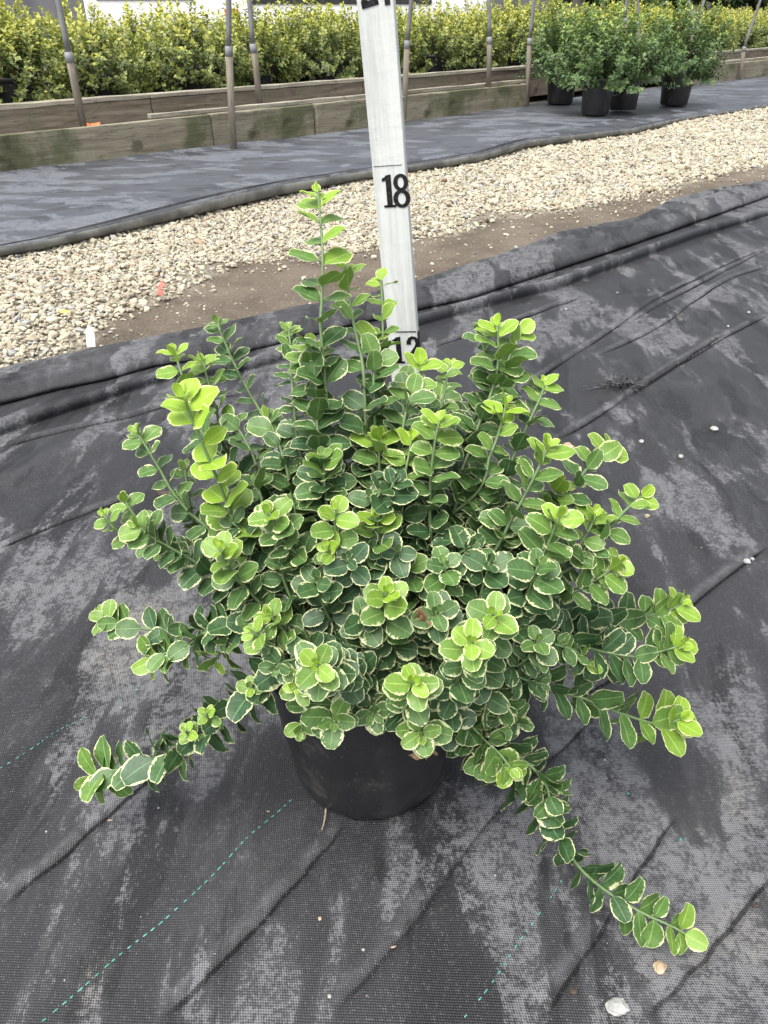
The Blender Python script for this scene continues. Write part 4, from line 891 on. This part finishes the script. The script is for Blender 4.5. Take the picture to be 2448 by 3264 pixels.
for x in (.85, 3.3):
    V, F = lathe_arrays([(.12, -.09), (.20, -.10), (.30, -.09), (.33, -.05), (.33, .05), (.30, .09), (.05, .09)], 32); w = link('wheel', poly_mesh('wheel', V, F, True), M['rubber'], van); w.rotation_euler = (R(90), 0, 0); w.location = (x, .12, .33)
tb = tag(empty('teal_box', (wx(835, 10.5), 10.5, 0)), 'teal painted metal box behind the yellow shrubs', 'box')
part_box('body', tb, 0, .30, 0, .4, 0, 1.1, 'teal'); part_box('lid', tb, -.02, .32, -.02, .42, 1.1, 1.14, 'teal')
def screen(u0, u1, y, h, label):
    x0, x1 = wx(u0, y), wx(u1, y); t = tag(empty('shade_screen', (x0, y, 0)), label, 'screen', 'grey shade screens'); n = 40; V = []; F = []
    for i in range(n + 1):
        for z in (0, h): V.append(((x1 - x0) * i / n, .04 * math.sin(i * 1.3) + .03 * math.sin(i * .41), z))
    m = len(V); V += [(a, c + .006, e) for a, c, e in V]
    for i in range(n): F.append((2 * i, 2 * i + 2, 2 * i + 3, 2 * i + 1)); F.append((m + 2 * i, m + 2 * i + 1, m + 2 * i + 3, m + 2 * i + 2))
    link('cloth', poly_mesh('cloth', V, F, True), M['shade'], t)
    for i in range(4):
        V, F = tube_arrays(np.array([((x1 - x0) * i / 3, .08, 0), ((x1 - x0) * i / 3, .08, h + .05)]), .03, 10); link('post', poly_mesh('post', V, F, True), M['pipe'], t)
screen(-900, 268, 10.5, 2.2, 'grey shade cloth screen at the far left behind the yellow shrubs')
screen(900, 1760, 12.5, 2.2, 'grey shade cloth screen behind the yellow shrubs beside the measuring stick')
TREE = []
for k in range(3):
    cm, sp = bush_mesh('crown', 90 + k, 1.5, 1.9, 420, .5, .2, .13, loose=.05, lowest=-.2); cm.materials.append(M['tree_leaf']); TREE.append(cm)
def tree(u, y, k, sc, label, pale=False):
    t = tag(empty('background_tree', (wx(u, y), y, 0), random.uniform(0, 6)), label, 'tree', 'trees behind the beds'); t.scale = (sc,) * 3
    V, F = tube_arrays(np.array([(0, 0, -.1), (.03, .02, .6), (-.02, 0, 1.4), (0, .03, 2.4)]), np.array([.13, .11, .09, .04]), 10); link('trunk', poly_mesh('trunk', V, F, True), M['palebark' if pale else 'bark'], t)
    c = link('crown', TREE[k], None, t); c.location = (0, 0, .95)
for i, (u, y, pale) in enumerate([(1720, 17, False), (1840, 15, True), (1960, 16, False), (2080, 15, False), (2170, 16.5, True), (2290, 15, False), (2400, 16, False), (2530, 15, False)]):
    tree(u, y, i % 3, 1.0, f'dark green tree beyond the beds, {ORD[i]} from the left', pale)

# ------------------------------------------------------------------ small things lying about
def pebble(name, u, v, w, mat, label, cat, flat=.6, sub=2, asp=1.0, seed=None, zoff=0.0, z=None, group=None):
    r = np.random.default_rng(seed if seed else int(u * 7 + v)); V0, F0 = ico(sub); x, y, _ = gp(u, v); dist = project(np.array([(x, y, 0)]))[2][0]; rad = .43 * w / FPX * dist
    d = r.normal(0, 1, (7, 3)); d /= np.linalg.norm(d, axis=1)[:, None]; V = V0.copy()
    for q in d: V -= np.maximum(V @ q - .72, 0)[:, None] * q * .9
    V = V * (1 + r.normal(0, .05, (len(V), 1))) * np.array((1, asp, flat)) * rad; a = r.uniform(-.35, .35) if asp < .7 else r.uniform(0, 6.28); V = np.stack([V[:, 0] * math.cos(a) * 1 - V[:, 1] * math.sin(a), V[:, 0] * math.sin(a) + V[:, 1] * math.cos(a), V[:, 2]], 1)
    zz = near_z(x, y) if z is None else z
    o = link(name, raw_mesh(name, V, F0, False), M[mat], None); o.location = (x, y, zz + rad * flat * .72 + zoff); return tag(o, label, cat, group)
pebble('stone', 1962, 3232, 96, 'stone_pale', 'large pale grey stone at the bottom edge of the picture', 'stone', .5, 3, .62)
pebble('stone', 2095, 3110, 52, 'stone_tan', 'tan angular stone just above the large pale stone', 'stone', .7, 3, .9)
pebble('bark_bit', 2041, 3134, 17, 'stone_dark', 'tiny dark grey bit beside the tan angular stone', 'debris')
pebble('bark_bit', 1822, 3176, 32, 'stone_dark', 'flat dark brown bark bit left of the large pale stone', 'debris', .4)
pebble('bark_bit', 2404, 2898, 32, 'stone_dark', 'dark brown bark bit near the right edge, beyond the longest shoot tip', 'debris', .5, asp=.6)
pebble('stone', 2272, 1382, 30, 'stone_pale', 'whitish stone at the right, largest of the three in a slanting row', 'stone', .7)
pebble('stone', 2041, 1421, 19, 'stone_pale', 'small grey white stone nearest the shrub in the slanting row of three', 'stone', .8)
pebble('stone', 2166, 1472, 21, 'stone_pale', 'small grey white stone, lowest in the slanting row of three', 'stone', .8)
pebble('stone', 2384, 1006, 14, 'stone_pale', 'tiny white stone near the fabric wrinkles at the far right', 'stone')
pebble('stone', 2318, 1052, 10, 'stone_pale', 'tiny white stone lower left of the one by the far right wrinkles', 'stone')
pebble('stone', 1966, 944, 9, 'stone_pale', 'tiny white stone on the fabric just below the folded hem', 'stone')
pebble('stone', 1802, 1000, 10, 'stone_pale', 'tiny white stone on a dusty smear right of the measuring stick', 'stone')
pebble('stone', 1809, 1446, 46, 'stone_tan', 'brownish stone peeping out behind the right side of the shrub', 'stone', .6)
pebble('stone', 2058, 1664, 20, 'stone_tan', 'small tan cube like stone right of the shrub', 'stone', .8)
pebble('stone', 2376, 1806, 30, 'stone_pale', 'white stone at the right, bigger of a touching pair', 'stone', .6)
pebble('stone', 2394, 1796, 16, 'stone_pale', 'little white stone touching a bigger one at the right', 'stone', .8)
pebble('stone', 1575, 2810, 9, 'stone_pale', 'tiny white stone inside the bend of the longest shoot', 'stone')
pebble('stone', 1925, 2434, 9, 'stone_pale', 'tiny white stone between the two lower right shoots', 'stone')
pebble('bead', 2165, 2688, 11, 'bead', 'small teal bead right of the longest trailing shoot', 'bead', 1.0)
pebble('bead', 1999, 2543, 9, 'bead', 'tiny dull green bead under the lower right shoot tip', 'bead', 1.0)
pebble('stone', 1022, 2947, 16, 'stone_tan', 'small tan stone on the fabric below the pot', 'stone', .8)
pebble('stone', 1159, 3048, 13, 'stone_pale', 'small white stone at the bottom middle', 'stone')
pebble('stone', 1052, 3195, 16, 'stone_pale', 'cream chip near the bottom edge left of centre', 'stone', .4)
pebble('stone', 509, 2589, 9, 'stone_pale', 'tiny white chip under the lower left shoot', 'stone')
pebble('stone', 210, 3133, 8, 'stone_pale', 'tiny white chip beside the green thread at the lower left', 'stone')
pebble('stone', 151, 2660, 9, 'stone_pale', 'tiny white chip near the left edge below the lower left shoot', 'stone')
pebble('wood_chip', 1254, 3035, 26, 'stone_tan', 'slim tan wood chip on the dusty crease at the bottom', 'debris', .3, 2, .28)
pebble('wood_chip', 354, 2626, 24, 'stone_tan', 'thin tan splinter beside the long crease at the lower left', 'debris', .3, 2, .25)
pebble('wood_chip', 856, 2596, 14, 'stone_tan', 'short tan splinter left of the pot bottom', 'debris', .3, 2, .4)
pebble('soil_clump', 523, 1590, 62, 'stone_dark', 'brown crumbly soil clump left of the shrub', 'debris', .35, 3, .6)
r3 = np.random.default_rng(8)
for k in range(46):
    u, v = r3.uniform(0, 2448), r3.uniform(1500, 3250)
    if 550 < u < 1900 and v < 2650: continue
    pebble('grit', u, v, r3.uniform(3.5, 7), ('stone_pale', 'stone_pale', 'stone_tan')[k % 3], 'speck of pale grit scattered on the dark woven fabric', 'grit', .7, 1, group='grit specks on the fabric')
# dry twig in front of the pot
P, _ = smoothpath(np.array([gp(1040, 2592), gp(1036, 2625), gp(1027, 2660)]) + np.array((0, 0, .010)), 12); P[:, 2] += near_z(P[5, 0], P[5, 1]) - .005
V, F = tube_arrays(P, np.linspace(.0009, .0004, 12), 5); tag(link('twig', poly_mesh('twig', V, F, True), M['stone_tan']), 'short dry twig lying at the foot of the pot', 'twig')
# root tuft
def root_tuft():
    t = np.array(gp(1975, 1250)); V, F = [], []; r = np.random.default_rng(3); z0 = near_z(t[0], t[1])
    for k in range(90):
        a = r.uniform(0, 6.28); l = r.uniform(.015, .034); o = np.array((r.normal(0, .013), r.normal(0, .008), 0)); d = np.array((math.cos(a), math.sin(a) * .6, 0)) + np.array((.5, .25, 0))
        pts = [o + np.array((0, 0, z0 + .002 + r.uniform(0, .014)))]
        for q in range(4): d = d + r.normal(0, .35, 3) * np.array((1, 1, .3)); d[2] = r.normal(0, .12); pts.append(pts[-1] + d / np.linalg.norm(d) * l / 4); pts[-1][2] = max(pts[-1][2], z0 + .001)
        p, _ = smoothpath(np.array(pts), 8); v, f = tube_arrays(p, np.linspace(.0011, .0006, 8), 4); F += [tuple(x + len(V) for x in q) for q in f]; V += list(v)
    for k in range(3):
        pts = [np.array((-.02, -.004, z0 + .002))]
        for q in range(5): pts.append(pts[-1] + np.array((-.011, r.normal(-.002, .005), 0)))
        p, _ = smoothpath(np.array(pts), 16); v, f = tube_arrays(p, np.linspace(.0008, .0003, 16), 4); F += [tuple(x + len(V) for x in q) for q in f]; V += list(v)
    o = link('root_tuft', poly_mesh('root_tuft', V, F, True), M['root']); o.location = (t[0], t[1], 0); return tag(o, 'tangled tuft of dried black roots on the fabric right of the shrub', 'root tuft')
root_tuft()
# scraps
def scrap(name, pts, th, mat, label, cat, loc, rot):
    n = len(pts); V = [(x, y, z) for x, y, z in pts] + [(x, y, z + th) for x, y, z in pts]; F = [tuple(range(n))[::-1], tuple(range(n, 2 * n))] + [(i, (i + 1) % n, n + (i + 1) % n, n + i) for i in range(n)]
    me = poly_mesh(name, V, F); bm = bmesh.new(); bm.from_mesh(me); bmesh.ops.triangulate(bm, faces=bm.faces); bm.to_mesh(me); bm.free()
    o = link(name, me, M[mat]); o.location = loc; o.rotation_euler = rot; return tag(o, label, cat)
p = gp(507, 958); scrap('plastic_scrap', [(-.004, 0, 0), (.009, -.003, .003), (.012, .008, 0), (.004, .014, .006), (.010, .026, .001), (.0, .038, .004), (-.006, .024, 0), (-.002, .012, .003)], .0012, 'red', 'faded red plastic scrap on the dirt path', 'scrap', (p[0], p[1], .014), (R(38), R(10), R(-8)))
p = gp(295, 1124); scrap('plant_tag', [(-.008, 0, 0), (.008, 0, 0), (.008, .030, 0), (.003, .040, 0), (-.003, .040, 0), (-.008, .032, 0)], .0007, 'tagwhite', 'white plastic plant tag standing at the fabric edge', 'plant tag', (p[0], p[1], .012), (R(62), 0, R(8)))
p = gp(211, 1024); scrap('fallen_leaf', [(-.009, -.004, 0), (.0, -.008, .002), (.011, -.003, 0), (.012, .004, .003), (.0, .008, .001), (-.009, .005, .002)], .0008, 'yellow', 'small yellowed leaf fallen on the gravel at the left', 'fallen leaf', (p[0], p[1], .020), (R(12), R(8), R(20)))
p = np.array(bed(bed_s(388, 515), .20, .11)); scrap('plastic_scrap', [(-.045, -.02, 0), (-.01, -.035, .02), (.03, -.02, .008), (.05, .01, .022), (.01, .03, .01), (-.03, .025, .025)], .004, 'orange', 'crumpled orange plastic between the two timber boards', 'scrap', p, (R(15), 0, R(40)))
